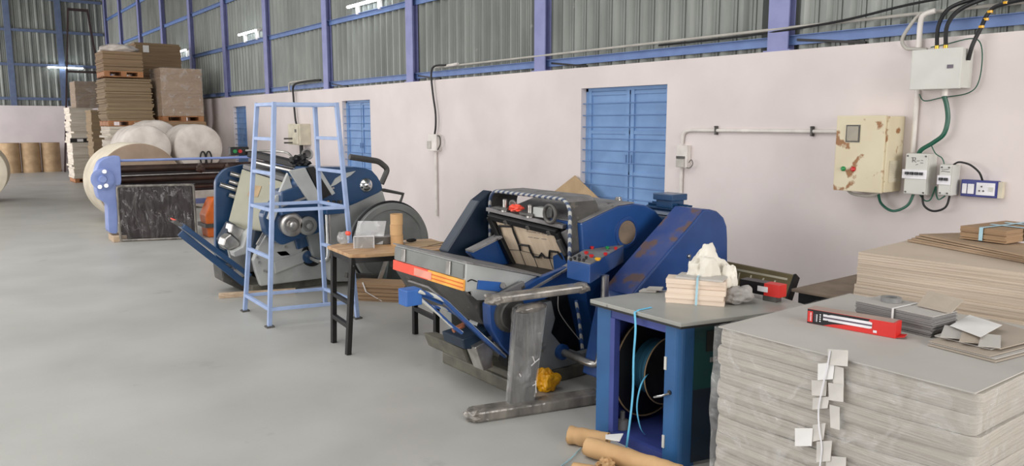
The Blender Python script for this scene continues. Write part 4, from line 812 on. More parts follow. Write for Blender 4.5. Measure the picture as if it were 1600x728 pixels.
MB().box(3.05, 3.80, 3.09, 3.12, .03, H).box(3.76, 3.80, 2.62, 3.09, .03, H).build('back_panel', 'cabviolet', t)
MB().box(3.03, 3.78, 2.56, 3.1, .015, .035).build('floor_panel', 'cabviolet', t)
MB().box(2.988, 3.03, 2.985, 3.02, .05, H-.05).build('door_jamb', 'cabviolet', t)
def side(a): return V((3.08, 2.497, 0)).lerp(V((3.78, 2.31, 0)), a)
def sidep(a0, a1, z0, z1, out=0.0, th=.02): n_ = V((-.17, -.64, 0)).normalized()*out; return [side(a0)+n_+V((0, 0, z0)), side(a1)+n_+V((0, 0, z0)), side(a1)+n_+V((0, 0, z1)), side(a0)+n_+V((0, 0, z1))]
MB().prism(sidep(0, 1, .42, H), (.005, .02, 0)).build('upper_side_panel', 'cabgreen', t)
MB().prism(sidep(0, 1, .02, .42), (.005, .02, 0)).build('lower_side_panel', 'navy', t)
MB().prism(sidep(.10, .42, .62, .73, .004), (.002, .006, 0)).build('display_window', 'black', t)
MB().prism(sidep(.14, .2, .56, .585, .004), (.001, .004, 0)).build('label_plate', 'greytop', t)
for z_ in (.52, .09): MB().box(2.984, 2.992, 2.60, 2.615, z_, z_+.07).build('hinge', 'enclosure', t)
MB().tube([(2.985, 2.575, .40), (2.96, 2.60, .385), (2.965, 2.66, .36)], .006, 8).build('rod_tip', 'chrome', t, smooth=True)
MB().cyl((2.984, 2.575, .405), (2.999, 2.575, .405), .012, 12).build('rod_hole', 'black', t)
# spool inside
t = thing('strap_spool', 'large black spool wound with cyan strap inside the open blue cabinet', 'spool', (3.33, 2.86, .07))
sc = V((3.34, 2.94, .37))
MB().lathe(sc+V((0, .10, 0)), (0, -1, 0), [(0, .31), (.008, .31), (.012, .30), (.010, .12), (0, .12)], 48).build('flange', 'black', t, smooth=True)
MB().tube([sc+V((.308*math.cos(a), .085, .308*math.sin(a))) for a in [k*2*PI/48 for k in range(48)]], .005, 6, closed=True).build('rim', 'kraftdull', t, smooth=True)
MB().lathe(sc+V((0, .085, 0)), (0, -1, 0), [(0, .165), (.12, .165)], 40).build('wound_strap', 'strapdark', t, smooth=True)
MB().lathe(sc+V((0, -.04, 0)), (0, -1, 0), [(0, .20), (.006, .20), (.006, .03), (0, .03)], 40).build('flange', 'dark', t, smooth=True)
MB().tube([sc+V((.20*math.cos(a), -.048, .20*math.sin(a))) for a in [k*2*PI/40 for k in range(40)]], .004, 6, closed=True).build('rim', 'kraftdull', t, smooth=True)
MB().cyl(sc+V((0, .12, 0)), sc+V((0, -.09, 0)), .03, 16).build('axle', 'steel', t, smooth=True)
tag(MB().lathe((3.10, 3.02, .036), (0, 0, 1), [(0, .04), (.05, .035), (.06, .015), (.10, .015), (.105, .01)], 16).build('small_bottle', 'greytop', smooth=True), 'small dark bottle standing in the far lower corner of the open cabinet', 'bottle')
# cyan straps
def Pc(L, X): return smoothpath([Px(x, y, X) for x, y in L], 6)
a_ = Px(1000, 487, 2.952)
tag(MB().strip([V((3.08, 2.80, tzc+.004)), V((2.985, 2.80, tzc+.004))]+smoothpath([V((2.950, 2.80, tzc-.005))]+[Px(x, y, 2.948) for x, y in [(993, 515), (990, 560), (989, 610), (984, 660), (975, 722), (968, 745)]], 6), .013, .003, (0, 1, 0)).build('cyan_strap', 'cyan'), 'bright cyan strap hanging from the cabinet top down to the floor', 'strap')
tag(MB().strip(smoothpath([sc+V((-.12, -.02, .02)), V((3.08, 2.86, .35)), V((3.06, 2.87, .22)), V((3.08, 2.86, .10)), V((3.12, 2.86, .045))], 6), .013, .003, (.3, 1, 0)).build('cyan_strap', 'cyan'), 'loose cyan strap end hanging from the spool inside the cabinet', 'strap')
tag(MB().tube(smoothpath([Pz(x, y, .01) for x, y in [(877, 728), (890, 718), (902, 706), (908, 700)]], 5), .004, 6).build('cyan_strap', 'cyanpale', smooth=True), 'thin pale cyan strap end on the floor left of the kraft rolls', 'strap')
# on the cabinet
t = thing('card_bundle', 'cream card bundle tied with pale blue strap on the cabinet top', 'card bundle', (3.15, 2.6, tzc))
A = Pz(1040, 473, tzc); B_ = Pz(1131, 480, tzc)
MB().sheets(A, B_, .13, tzc+.001, tzc+.088, 3, .003, 3).build('cards', 'cream', t)
MB().sheets(A+V((-.004, -.002, 0)), B_+V((.006, -.002, 0)), .13, tzc+.089, tzc+.140, 2, .003, 8).build('cards', 'cream', t)
MB().rbox(A+V((.04, -.03, 0)), B_+V((-.02, .0, 0)), .14, tzc+.1405, tzc+.152).build('top_cards', 'greyface', t)
mid = A.lerp(B_, .53); fd = (B_-A).normalized(); nrm = V((-fd.y, fd.x, 0))
MB().strip([mid-nrm*.012+V((0, 0, .002)), mid-nrm*.012+V((0.006, 0, .154)), mid+nrm*.12+V((.0, 0, .156))], .012, .002, fd).build('strap', 'cyanpale', t)
for k, (x, y, sc_, lab) in enumerate(((1015, 455, .07, 'small grey card scrap left of the cream bundle, lower one'), (1024, 452, .06, 'small grey card scrap left of the cream bundle, upper one'))):
    p = Pz(x, y, tzc+.002+k*.012); tag(MB().prism([p+V((-sc_, .02, 0)), p+V((.0, -.05, 0)), p+V((sc_, -.01, .0)), p+V((.0, .05, 0))], (0, 0, .01)).build('card_scrap', 'greyface'), lab, 'card scrap')
def crumple(nm, m_, c_, rad, seed, lab, cat, amp=.45, fr=2.0, flat=None):
    return tag(MB().lump(c_, rad, seed, amp, 5, fr, flat=flat, ridge=True).build(nm, m_, smooth=True), lab, cat)
p = Pz(1118, 462, tzc)
cl = MB(); cl.lump((3.50, 2.77, tzc+.13), (.13, .085, .16), 31, .38, 5, 1.5, flat=tzc+.003, ridge=True); cl.lump((3.53, 2.72, tzc+.06), (.10, .08, .07), 35, .5, 5, 1.8, flat=tzc+.003, ridge=True); cl.lump((3.55, 2.65, tzc+.10), (.045, .05, .11), 37, .4, 4, 1.6, flat=tzc+.003, ridge=True); cl.build('cloth_bag', 'cloth', smooth=True)
o = bpy.data.objects['cloth_bag']; tag(o, 'crumpled off-white cloth bag heaped behind the cream bundle', 'bag')
# flap of the bag is part of the same cloth heap
p = Pz(1162, 477, tzc); tag(MB().lump(p+V((.03, .06, .043)), (.10, .065, .052), 41, .35, 4, 2.2, flat=tzc+.002).build('paper_lump', 'stone', smooth=False), 'grey crumpled paper lump on the cabinet beside the cream bundle', 'paper lump')
t = thing('bottle_carton', 'red and black bottle carton on the cabinet behind the grey paper lump', 'carton', (3.75, 2.6, tzc))
A = V((3.55, 2.70, 0)); B_ = V((3.80, 2.50, 0))
A = Pz(1155, 462, tzc+.0); B_ = Pz(1217, 474, tzc+.0)
MB().rbox(A, A.lerp(B_, .62), .075, tzc+.03, tzc+.10).build('carton_body', 'printblack', t)
MB().rbox(A.lerp(B_, .62), B_, .075, tzc+.03, tzc+.10).build('carton_end', 'red', t)
MB().rbox(A.lerp(B_, .45)-V((.003, .004, 0)), A.lerp(B_, .70)-V((.003, .004, 0)), .004, tzc+.05, tzc+.08).build('printed_bottle', 'printwhite', t)
MB().rbox(A.lerp(B_, .60), A.lerp(B_, .92), .06, tzc+.001, tzc+.03).build('support_block', 'charcoal', t)
# leaning framed board and table behind
t = thing('leaning_board', 'olive brown board with pale painted lines leaning on the wall behind the cabinet', 'board', (4.9, 3.6, 0))
q = [Px(1150, 410, 4.9), Px(1243, 430, 4.9), Px(1232, 475, 4.75), Px(1150, 462, 4.75)]
q = [V((5.0, 4.05, .86)), V((5.0, 3.32, .86)), V((4.75, 3.32, .25)), V((4.75, 4.05, .25))]
a4 = Pz(1152, 413, .92); 
def Lb(x, y, X): return Px(x, y, X)
Lt = Lb(1120, 406, 4.9); Rt = Lb(1243, 431, 4.9)
Rt = V((4.9, Rt.y, Rt.z)); dwn = Lb(1228, 475, 4.72)-Rt
bq = [Lt, Rt, Rt+dwn*3.2, Lt+dwn*3.2]
MB().prism(bq, (.03, .0, .0)).build('board', 'frameolive', t, bevel=.003)
def lb2(a, b_): return Lt.lerp(Rt, a)+dwn*b_+V((-.003, 0, 0))
s = MB(); s.bar(lb2(.15, .22), lb2(.93, .18), .02, .004, (1, 0, 0))
for a in (.35, .5, .66, .80): s.bar(lb2(a, .3), lb2(a+.04*(1 if a < .6 else -1), .95), .012, .004, (1, 0, 0))
s.bar(lb2(.91, .35), lb2(.90, .55), .015, .004, (1, 0, 0)); s.build('pale_line', 'creambox', t)
MB().bar(Rt+V((.0, -.01, 0)), Rt+dwn*3.2+V((.0, -.01, 0)), .02, .05, (1, 0, 0)).build('edge_frame', 'blacksteel', t)
t = thing('low_table', 'dusty brown-topped table with black frame against the wall behind the stacks', 'table', (4.9, 2.75, 0))
MB().prism([(4.50, 2.86, .69), (4.52, 2.40, .69), (5.45, 2.40, .69), (5.45, 2.86, .69)], (0, 0, .02)).build('table_top', 'dullwood', t, bevel=.004)
MB().box(4.54, 5.42, 2.43, 2.83, .61, .69).build('table_frame', 'blacksteel', t)
for x in (4.54, 5.38):
    for y in (2.43, 2.79): MB().box(x, x+.04, y, y+.04, 0, .61).build('leg', 'blacksteel', t)

# kraft rolls on the floor
t = thing('kraft_paper_roll', 'long kraft paper roll lying along the foot of the blue cabinet', 'paper roll', (2.8, 2.9, 0))
def krl(t, p0, p1, r, seed):
    p0 = V(p0); p1 = V(p1); rnd = random.Random(seed); n = 14; d = (p1-p0); prof = [(d.length*k/n, r*(1+rnd.uniform(-.05, .05))) for k in range(n+1)]
    MB().lathe(p0, d, prof+[(d.length-.01, r*.7), (d.length*.5, r*.68), (.01, r*.7)], 28).build('rolled_paper', 'kraft', t, smooth=True)
    u = d.normalized(); s1 = u.cross(V((0, 0, 1))).normalized(); sp_ = [p0-u*.004+(s1*math.cos(a)+V((0, 0, 1))*math.sin(a))*r*(.35+.55*a/(4*PI)) for a in [k*4*PI/40 for k in range(41)]]
    MB().tube(sp_, .004, 6).build('roll_end', 'kraftdull', t, smooth=True)
krl(t, Pz(918, 697, .055), Pz(1062, 742, .055), .052, 1)
t = thing('kraft_paper_roll', 'crumpled kraft paper roll behind the long one, nearest the press', 'paper roll', (2.8, 3.1, 0))
krl(t, Pz(890, 679, .05), Pz(950, 690, .05), .05, 2)
t = thing('kraft_paper_roll', 'lowest kraft paper roll cut by the bottom edge of the photo', 'paper roll', (2.7, 2.7, 0))
krl(t, Pz(895, 734, .04), Pz(1000, 752, .04), .04, 3)
tag(MB().lump(Pz(945, 728, .035), (.055, .04, .035), 51, .5, 4, 2.6, flat=.002, ridge=True).build('crumpled_paper', 'kraft', smooth=True), 'crumpled kraft scrap in front of the long paper roll', 'paper scrap')
tag(MB().prism([Pz(946, 680, .115), Pz(946, 686, .112), Pz(968, 690, .112), Pz(974, 678, .115)], (0, .0, .004)).build('paper_card', 'whitepaper'), 'small white card lying on the kraft roll at the cabinet foot', 'card')

# ================================================================ WRAPPED BOARD STACK (front right)
t = thing('wrapped_board_stack', 'large film-wrapped stack of grey board filling the front right corner', 'board stack', (3.5, 1.65, 0))
def ream(z0, z1, seed, wav0, wav1):
    rnd = random.Random(seed); x0, x1, y0, y1 = 2.93, 4.10, 1.09, 2.24
    ox = rnd.uniform(-.006, .008); oy = rnd.uniform(-.012, .006)
    per = []; N_ = 44
    def corner(cx, cy, a0): return [(cx+.03*math.cos(a0+k*PI/8), cy+.03*math.sin(a0+k*PI/8)) for k in range(5)]
    pts = []
    cs = [corner(x0+.03, y1-.03, PI/2), corner(x0+.03, y0+.03, PI), corner(x1-.03, y0+.03, 1.5*PI), corner(x1-.03, y1-.03, 0)]
    for i in range(4):
        pts += cs[i]; A = cs[i][-1]; B_ = cs[(i+1) % 4][0]
        for k in range(1, N_): pts.append((A[0]+(B_[0]-A[0])*k/N_, A[1]+(B_[1]-A[1])*k/N_))
    n = len(pts); lv = 5; vs = []
    for l in range(lv+1):
        a = l/lv
        for (x, y) in pts:
            wv = (1-a)*wav0*(noise.noise((y*2.0+seed*.0, x*1.2, 1.7))*1.0-.5*(1-((2.24-y)/1.15))*.5)+a*wav1*(noise.noise((y*2.0, x*1.2, 1.7))-.5*(1-((2.24-y)/1.15))*.5)
            z = z0+(z1-z0)*a+wv
            d = .004*noise.noise((x*3, y*3, z0*40+a*3))+.005*noise.noise((x*1.2, y*1.2, seed*5)); dx, dy = x-3.5, y-1.66
            bulge = -.0035 if l in (0, lv) else .001
            sx = -1 if x < 3.0 else (1 if x > 4.0 else 0); sy = -1 if y < 1.16 else (1 if y > 2.17 else 0)
            vs.append((x+ox+sx*(d+bulge), y+oy+sy*(d+bulge), z))
    b = MB(); fs = []
    for l in range(lv):
        for i in range(n): j = (i+1) % n; fs.append((l*n+i, l*n+j, (l+1)*n+j, (l+1)*n+i))
    fs += [tuple(range(n))[::-1], tuple(range(lv*n, (lv+1)*n))]
    return b.add(vs, fs)
lv = [.10, .175, .255, .335, .42, .50, .585, .665, .75, .838]
for k in range(9):
    a0 = max(0, .11*(1-k/8.5)) if k else 0; a1 = .11*(1-(k+1)/8.5) if k < 8 else 0
    if k == 0: a0 = .0
    ream(lv[k], lv[k+1]-.0015, k+1, a0*.9, a1*.9).build('ream', 'greysheets', t, smooth=True)
MB().prism([(2.925, 2.235, .838), (2.915, 1.10, .838), (4.09, 1.08, .838), (4.10, 2.235, .838)], (0, 0, .006)).build('top_sheet', 'greyface', t, bevel=.002)
# film around it
fl = MB(); n = 60; pts = []
cor = [(2.914, 2.250), (2.910, 1.078), (4.115, 1.078), (4.115, 2.250)]
for i in range(4):
    A = V(cor[i]+(0,)); B_ = V(cor[(i+1) % 4]+(0,))
    pts += [A.lerp(B_, k/n) for k in range(n)]
N = len(pts); vs = []
for l in range(21):
    z = .12+(.842-.12)*l/20
    for p in pts: vs.append((p.x+.010*noise.noise((p.y*6, z*9, 2)), p.y+.010*noise.noise((p.x*6, z*9, 5)), z+(.004 if l < 20 else .004*noise.noise((p.x*20, p.y*20, 1)))))
fl.add(vs, [(l*N+i, l*N+(i+1) % N, (l+1)*N+(i+1) % N, (l+1)*N+i) for l in range(20) for i in range(N)])
fl.build('stretch_film', 'film', t, smooth=True)
# paper tabs and tape down the aisle face
xt = 2.896
tabs = [(1293, 1325, 545, 570, 3), (1278, 1304, 568, 594, -2), (1268, 1292, 594, 618, 1), (1294, 1318, 598, 625, 4), (1270, 1296, 622, 640, -3), (1296, 1312, 632, 668, 5), (1242, 1270, 669, 697, 0), (1270, 1290, 664, 690, -4), (1300, 1318, 570, 600, 6), (1276, 1300, 690, 722, -2), (1290, 1322, 712, 740, 3)]
for k, (x0, x1, y0, y1, r_) in enumerate(tabs):
    X_ = xt+.004*(k % 3)
    MB().prism([Px(x0, y0, X_), Px(x1, y0+r_*.8, X_), Px(x1-2+r_*.4, y1+r_*.8, X_), Px(x0+r_*.3, y1, X_)], (.0012, 0, 0)).build('paper_tab', 'whitepaper' if k in (6, 1) else 'tabpaper', t)
MB().strip(smoothpath([Px(x, y, xt-.004) for x, y in [(1297, 548), (1292, 575), (1284, 610), (1279, 640), (1280, 670), (1284, 700), (1280, 735)]], 4), .007, .001, (0, 1, 0)).build('tape_strip', 'printwhite', t)
pal = MB()
for y in (1.12, 1.42, 1.72, 2.02): pal.box(2.95, 4.08, y, y+.12, .075, .097)
for x in (2.97, 3.45, 3.95): pal.box(x, x+.1, 1.12, 2.18, 0, .075)
pal.build('pallet', 'pallet', t)

# red bottle carton on the stack
tz2 = .845
t = thing('bottle_carton', 'red and black carton printed with a white bottle on the wrapped stack', 'carton', (3.4, 1.9, tz2))
A = Pz(1261, 504, tz2); B_ = Pz(1399, 529, tz2); u = (B_-A).normalized(); L = (B_-A).length; nv = V((-u.y, u.x, 0)); 
if nv.x < 0: nv = -nv
hb = .070; dp = .075
def cface(s0, s1, z0, z1, out, m_, nm, th=.0008, par=None):
    return MB().prism([A+u*s0*L-nv*out+V((0, 0, z0*hb)), A+u*s1*L-nv*out+V((0, 0, z0*hb)), A+u*s1*L-nv*out+V((0, 0, z1*hb)), A+u*s0*L-nv*out+V((0, 0, z1*hb))], -nv*th).build(nm, m_, par or t)
bdy = MB().prism([A, B_, B_+nv*dp, A+nv*dp], (0, 0, hb)).build('carton_body', 'red', t, bevel=.001)
MB().prism([A+V((0, 0, hb)), A+u*L*.97+V((0, 0, hb)), A+u*L*.97+nv*dp+V((0, 0, hb)), A+nv*dp+V((0, 0, hb))], (0, 0, .001)).build('carton_top', mat('carton_top_print', (176, 150, 140), .4), t)
MB().prism([A-nv*.0006+V((0, 0, .001)), A+u*L*.19-nv*.0006+V((0, 0, .001)), A+u*L*.30-nv*.0006+V((0, 0, .20*hb)), A+u*L*.66-nv*.0006+V((0, 0, .5*hb)), A+u*L*.72-nv*.0006+V((0, 0, .97*hb)), A-nv*.0006+V((0, 0, .985*hb))], -nv*.0006).build('black_print', 'printblack', t)
cface(.005, .065, .10, .86, .0014, 'red', 'red_label')
for k in range(6): cface(.035, .052, .2+.1*k, .2+.1*k+.055, .0024, 'printwhite', 'lettering')
for k in range(7): cface(.085, .10, .2+.075*k, .2+.075*k+.04, .0014, 'printgrey', 'lettering')
for k in range(7): cface(.108, .122, .2+.075*k, .2+.075*k+.05, .0014, 'printwhite', 'lettering')
for k in range(4): MB().lathe(A+u*L*.155-nv*.0013+V((0, 0, hb*(.26+.15*k))), -nv, [(0, .0035), (.0006, .0035)], 10).build('dot', 'printwhite', t)
def bot(zl0, zl1, m_, out, nm): MB().prism([A+u*s_*L-nv*out+V((0, 0, (.36+ (zz)*.46)*hb)) for s_, zz in zl0], -nv*.0008).build(nm, m_, t)
bot([(.19, .05), (.235, .05), (.24, .12), (.26, 0), (.72, -.02), (.745, .1), (.745, .9), (.72, 1.0), (.29, 1.0), (.24, .88), (.235, .95), (.19, .95)], None, 'printwhite', .0016, 'printed_bottle')
bot([(.19, .38), (.745, .38), (.745, .60), (.19, .60)], None, 'printgrey', .0026, 'bottle_band')
cface(.76, .80, .14, .30, .0014, 'printwhite', 'printed_square')
MB().prism([B_+V((0, 0, .004)), B_+u*.035+nv*.01+V((0, 0, .01)), B_+u*.03+nv*.06+V((0, 0, .012)), B_+nv*.07+V((0, 0, .006))], (0, 0, .002)).build('end_flap', 'red', t)
# grey bundle with tape roll
t = thing('card_bundle', 'grey board bundle with white tie lying behind the red carton', 'card bundle', (3.8, 1.8, tz2))
G0 = Pz(1340, 506, tz2+.001); G1 = Pz(1450, 527, tz2+.001)
G0 = Pz(1336, 500, tz2); G1 = Pz(1454, 528, tz2); 
MB().sheets(G0, G1, .20, tz2+.001, tz2+.095, 26, .003, 12).build('boards', 'greyedge', t)
gd_ = (G1-G0).normalized(); gn = V((-gd_.y, gd_.x, 0)); 
if gn.x < 0: gn = -gn
MB().rbox(G0-gd_*.003, G1+gd_*.003, .203, tz2+.0955, tz2+.098).build('top_sheet', 'greyface', t)
mm_ = G0.lerp(G1, .52)
MB().strip([mm_-gn*.010+V((0, 0, .003)), mm_-gn*.010+V((0, 0, .1005)), mm_+gn*.19+V((0, 0, .1015))], .010, .0015, gd_).build('white_tie', 'whitepaper', t)
c_ = G0.lerp(G1, .28)+gn*.12
tag(MB().lathe(c_+V((0, 0, tz2+.099-c_.z)), (0, 0, 1), [(0, .026), (0, .046), (.022, .046), (.022, .026), (.001, .026)], 32).build('tape_roll', 'tapegrey', smooth=True), 'grey tape roll lying flat on the grey board bundle', 'tape roll')
c2 = G0.lerp(G1, .62)+gn*.08; z_ = tz2+.104
tag(MB().prism([V((c2.x, c2.y, z_))+gd_*.0+gn*.04, V((c2.x, c2.y, z_))+gd_*.17+gn*.02, V((c2.x, c2.y, z_+.05))+gd_*.17+gn*.12, V((c2.x, c2.y, z_+.06))+gn*.13], (0, 0, .003)).build('board_offcut', 'creamface'), 'curled tan board offcut rising from the grey bundle', 'board offcut')
# loose grey sheets and white paper on the right
tz3 = tz2
rnd = random.Random(4); base = [Pz(x, y, tz3) for x, y in [(1440, 538), (1545, 565), (1640, 540), (1530, 505)]]
for k in range(5):
    o_ = V((rnd.uniform(-.01, .05)*k*.5, rnd.uniform(-.03, .03), 0)); s_ = 1-.05*k
    cc = sum(base, V())/4
    pts = [cc+(p-cc)*s_+o_+V((0, 0, .002+.006*k)) for p in base]
    tag(MB().prism(pts, (0, 0, .0035)).build('grey_sheet', 'greyface' if k % 2 else 'creamface'), 'loose grey board sheet in the fanned pile right of the grey bundle', 'board sheet', 'fanned grey sheets on the wrapped stack')
pts = [Pz(x, y, tz3+.06) for x, y in [(1484, 509), (1532, 527), (1566, 508), (1515, 492)]]
tag(MB().prism(pts, (0, 0, .001)).build('white_paper', 'whitepaper'), 'bright white paper lying on the fanned grey sheets', 'paper')
for k in range(3):
    p = Pz(1478+k*30, 528+k*7, tz3+.034); tag(MB().prism([p+V((-.01, .02, 0)), p+V((.03, -.05, 0)), p+V((.16, .00, .02)), p+V((.12, .06, .022))], (0, 0, .003)).build('board_offcut', 'creamface' if k == 1 else 'greyface'), ['narrow board offcut under the white paper, left end', 'narrow tan board offcut under the white paper, middle one', 'narrow board offcut right of the white paper'][k], 'board offcut')

# big cream stack behind
t = thing('board_stack', 'tall cream board stack standing behind the wrapped stack against the wall', 'board stack', (4.6, 1.6, 0))
ZB = 1.05; c0 = (4.30, 2.32); c1 = (4.42, .75)
MB().sheets(c0, c1, .72, .12, .86, 44, .004, 7, .0).build('boards', 'creamsheets', t)
MB().sheets((4.315, 2.315), c1, .72, .8605, ZB, 14, .002, 9).build('boards', 'creamsheets', t)
pal = MB()
for x in (4.34, 4.6, 4.9): pal.box(x, x+.1, .85, 2.25, .0, .095)
for y in (.9, 1.3, 1.7, 2.1): pal.box(4.34, 5.0, y, y+.12, .096, .118)
pal.build('pallet', 'pallet', t)
for k in range(4):
    A = Pz(1412, 376, ZB+.01+.016*k); zz = ZB+.003+.014*k
    a0 = Pz(1418+k*6, 377-k*3, zz); a1 = Pz(1640, 418-k*3, zz)
    o_ = MB().rbox(a0, a1, .42-.03*k, zz, zz+.010+.003*(k == 0)).build('cardboard_sheet', 'card')
    tag(o_, ['bottom brown cardboard sheet of the pile on the cream stack', 'second brown cardboard sheet up on the cream stack', 'third brown cardboard sheet up on the cream stack', 'topmost brown cardboard sheet of the pile on the cream stack'][k], 'cardboard sheet', 'cardboard sheets on the cream stack')
t = thing('card_bundle', 'brown card bundle with pale blue straps on top of the cream stack', 'card bundle', (4.7, 1.5, 1.12))
zt = ZB+.062; a0 = Pz(1500, 372, zt); a1 = Pz(1570, 381, zt)
MB().sheets(a0, a1, .50, zt, zt+.075, 10, .003, 15).build('cards', 'browntan', t)
uu = (a1-a0).normalized(); n2 = V((-uu.y, uu.x, 0)); n2 = -n2 if n2.x < 0 else n2
mm_ = a0.lerp(a1, .48); MB().strip([mm_-n2*.008+V((0, 0, .002)), mm_-n2*.008+V((0, 0, .079)), mm_+n2*.48+V((0, 0, .080))], .022, .002, uu).build('strap', 'cyanpale', t)
for q_ in (.25, .45): 
    m2 = a1+n2*q_*.8+uu*.010; MB().strip([m2+V((0, 0, .002)), m2+V((0, 0, .079)), m2-uu*.2+V((0, 0, .080))], .03, .002, n2).build('strap', 'cyanpale', t)
# leaning cardboard behind the near press
q = [Px(897, 275, 5.86), Px(936, 309, 5.86)]
tag(MB().prism([Px(862, 302, 5.80), Px(898, 274, 5.86), Px(938, 312, 5.84), Px(900, 345, 5.7)], (.008, .0, 0)).build('cardboard_sheet', 'kraftdull'), 'brown cardboard corner standing up behind the near press by the window', 'cardboard sheet')
tag(MB().prism([Px(905, 335, 5.76), Px(930, 306, 5.80), Px(960, 322, 5.80), Px(950, 345, 5.76)], (.008, .0, 0)).build('cardboard_sheet', 'card'), 'lower darker cardboard flap behind the near press by the window', 'cardboard sheet')

# ================================================================ SHEETER AND WRAPPED PANEL
t = thing('roll_sheeter', 'long roll sheeting machine with pale blue end frame and brown rollers', 'machine', (3.3, 13.2, 0))
ef = [Py(x, y, 12.9) for x, y in [(166, 246), (188, 243), (190, 285), (184, 300), (184, 366), (170, 364), (168, 318), (155, 312), (151, 298), (150, 268), (156, 252)]]
MB().prism(rounded(ef, .05), (0, .28, 0)).build('end_frame', 'lamblue', t, bevel=.012)
c_ = Py(160, 280, 12.9)
MB().lathe(c_, (0, -1, 0), [(0, .16), (.03, .16), (.04, .12), (.03, .06), (.06, .05), (.06, .02)], 28).build('end_wheel', 'lamblue', t, smooth=True)
for x, y in ((163, 268), (166, 290), (156, 292)): MB().cyl(Py(x, y, 12.88), Py(x, y, 12.8), .03, 12).build('shaft_end', 'steel', t, smooth=True)
MB().box(2.15, 2.35, 12.85, 13.25, 0, .10).build('foot_block', 'rawwood', t, bevel=.01)
XE = 4.7
for z_, r_, m_ in ((1.10, .055, 'rustroll'), (.93, .05, 'rustroll'), (.78, .04, 'rustroll')):
    yy = 13.0+.1*(1.1-z_); MB().cyl((2.3, yy, z_), (XE, yy, z_), r_, 20).build('roller', m_, t, smooth=True)
MB().cyl((2.3, 12.96, 1.23), (XE, 12.96, 1.23), .02, 12).build('top_rail', 'lamblue', t, smooth=True)
MB().box(2.35, XE, 12.97, 13.0, .99, 1.005).build('guide_bar', 'steel', t)
MB().box(2.3, XE, 13.15, 13.35, .7, 1.13).build('rear_beam', 'panelbrown', t, bevel=.02)
MB().box(XE, XE+.25, 12.85, 13.4, 0, 1.2).build('end_frame', 'lamblue', t, bevel=.02)
MB().box(3.3, 4.6, 13.0, 13.1, .50, .58).build('cross_brace', 'lamblue', t)
for x in (3.5, 3.95): MB().lump((x, 12.92, 1.08), (.07, .05, .07), int(x*9), .4, 3).build('roller_bracket', 'rustroll', t, smooth=True)
t = thing('drive_unit', 'orange machine unit on the floor between the wrapped panel and far press', 'machine', (3.65, 12.6, 0))
MB().prism([(3.45, 12.5, .0), (3.95, 12.5, 0), (3.95, 12.5, .62), (3.55, 12.5, .62), (3.42, 12.5, .35)], (0, .35, 0)).build('housing', 'orange', t, bevel=.02)
MB().box(3.4, 4.0, 12.46, 12.9, .16, .22).build('belt_band', 'charcoal', t)
t = thing('wrapped_board', 'dark panel wrapped in shiny crinkled film standing before the sheeter', 'panel', (2.85, 12.7, 0))
A = V((2.26, 12.88, 0)); B_ = V((3.27, 12.50, 0))
MB().prism(rounded([A+V((0, 0, .03)), B_+V((0, 0, .03)), B_+V((-.02, 0, .86)), A+V((0, 0, .86))], .06), (.03, .08, 0)).build('panel', 'panelbrown', t, bevel=.02)
n = V((-.35, -.93, 0)).normalized(); vs = []; NX, NZ = 46, 34
for j in range(NZ+1):
    for i in range(NX+1):
        a = i/NX; b_ = j/NZ; p = A.lerp(B_, a*1.03-.015)+V((0, 0, .005+.87*b_))
        r_ = .5-abs(noise.noise((a*9+b_*2.5, b_*2.2, 3.3))); r2 = .5-abs(noise.noise((a*22+b_*8, b_*5, 7.7)))
        vs.append(p+n*(.012+(.055*r_+.02*r2)))
MB().add(vs, [(j*(NX+1)+i, j*(NX+1)+i+1, (j+1)*(NX+1)+i+1, (j+1)*(NX+1)+i) for j in range(NZ) for i in range(NX)]).build('wrinkled_film', 'filmpanel', t, smooth=True)
MB().tube(rounded([A+n*.03+V((0, 0, .02)), B_+n*.03+V((0, 0, .02)), B_+n*.03+V((0, 0, .85)), A+n*.03+V((0, 0, .85))], .05), .018, 8, closed=True).build('film_edge', 'wrapsurface', t, smooth=True)

# ================================================================ ROLLS
def bigroll(name, lab, c_, r, L, d, mface, mside, core=True, strap=False, wrap=False):
    c_ = V(c_); d = V(d).normalized(); t = thing(name, lab, 'paper roll', (c_.x, c_.y, 0))
    if wrap:
        b = MB(); nn_ = 48; prof = [(0, .02), (.0, r*.5), (.01, r*.88), (.03, r*.96), (.08, r)]+[(L*k/10, r) for k in range(2, 10)]+[(L-.1, r*.99), (L-.03, r*.9), (L, r*.6), (L, .02)]
        b.lathe(c_, d, prof, nn_); o_ = [c_.x*3, c_.y, 2]
        for k, p in enumerate(b.v):
            q_ = (p-c_)*4.0; ax_ = (p-c_).dot(d); rad = (p-c_)-d*ax_
            if rad.length > .05: b.v[k] = p+rad.normalized()*.014*noise.noise(q_+V(o_))+d*.02*noise.noise(q_*1.3+V(o_))
        b.build('wrapped_roll', mside, t, smooth=True)
    else:
        MB().lathe(c_, d, [(0.001, r*.999), (0, r), (L, r)], 72).build('wound_paper', mside, t, smooth=True)
        MB().lathe(c_, -d, [(0, r*.995), (.006, r*.985)], 72).build('roll_face', mface, t, smooth=True)
        MB().lathe(c_-d*.006, -d, [(0, .07), (.004, .07), (.004, .05)], 24).build('core', 'kraft', t)
    return t
bigroll('paper_roll', 'huge bare paper roll with brown face lying behind the pale blue end frame', (3.02, 15.0, .72), .72, 1.1, (-.04, 1, 0), 'kraftface', 'rollside')
bigroll('paper_roll', 'white wrapped paper roll, right one, above the middle of the sheeter', (4.62, 17.0, 1.28), .49, 1.3, (0, 1, 0), None, 'whitewrap', wrap=True)
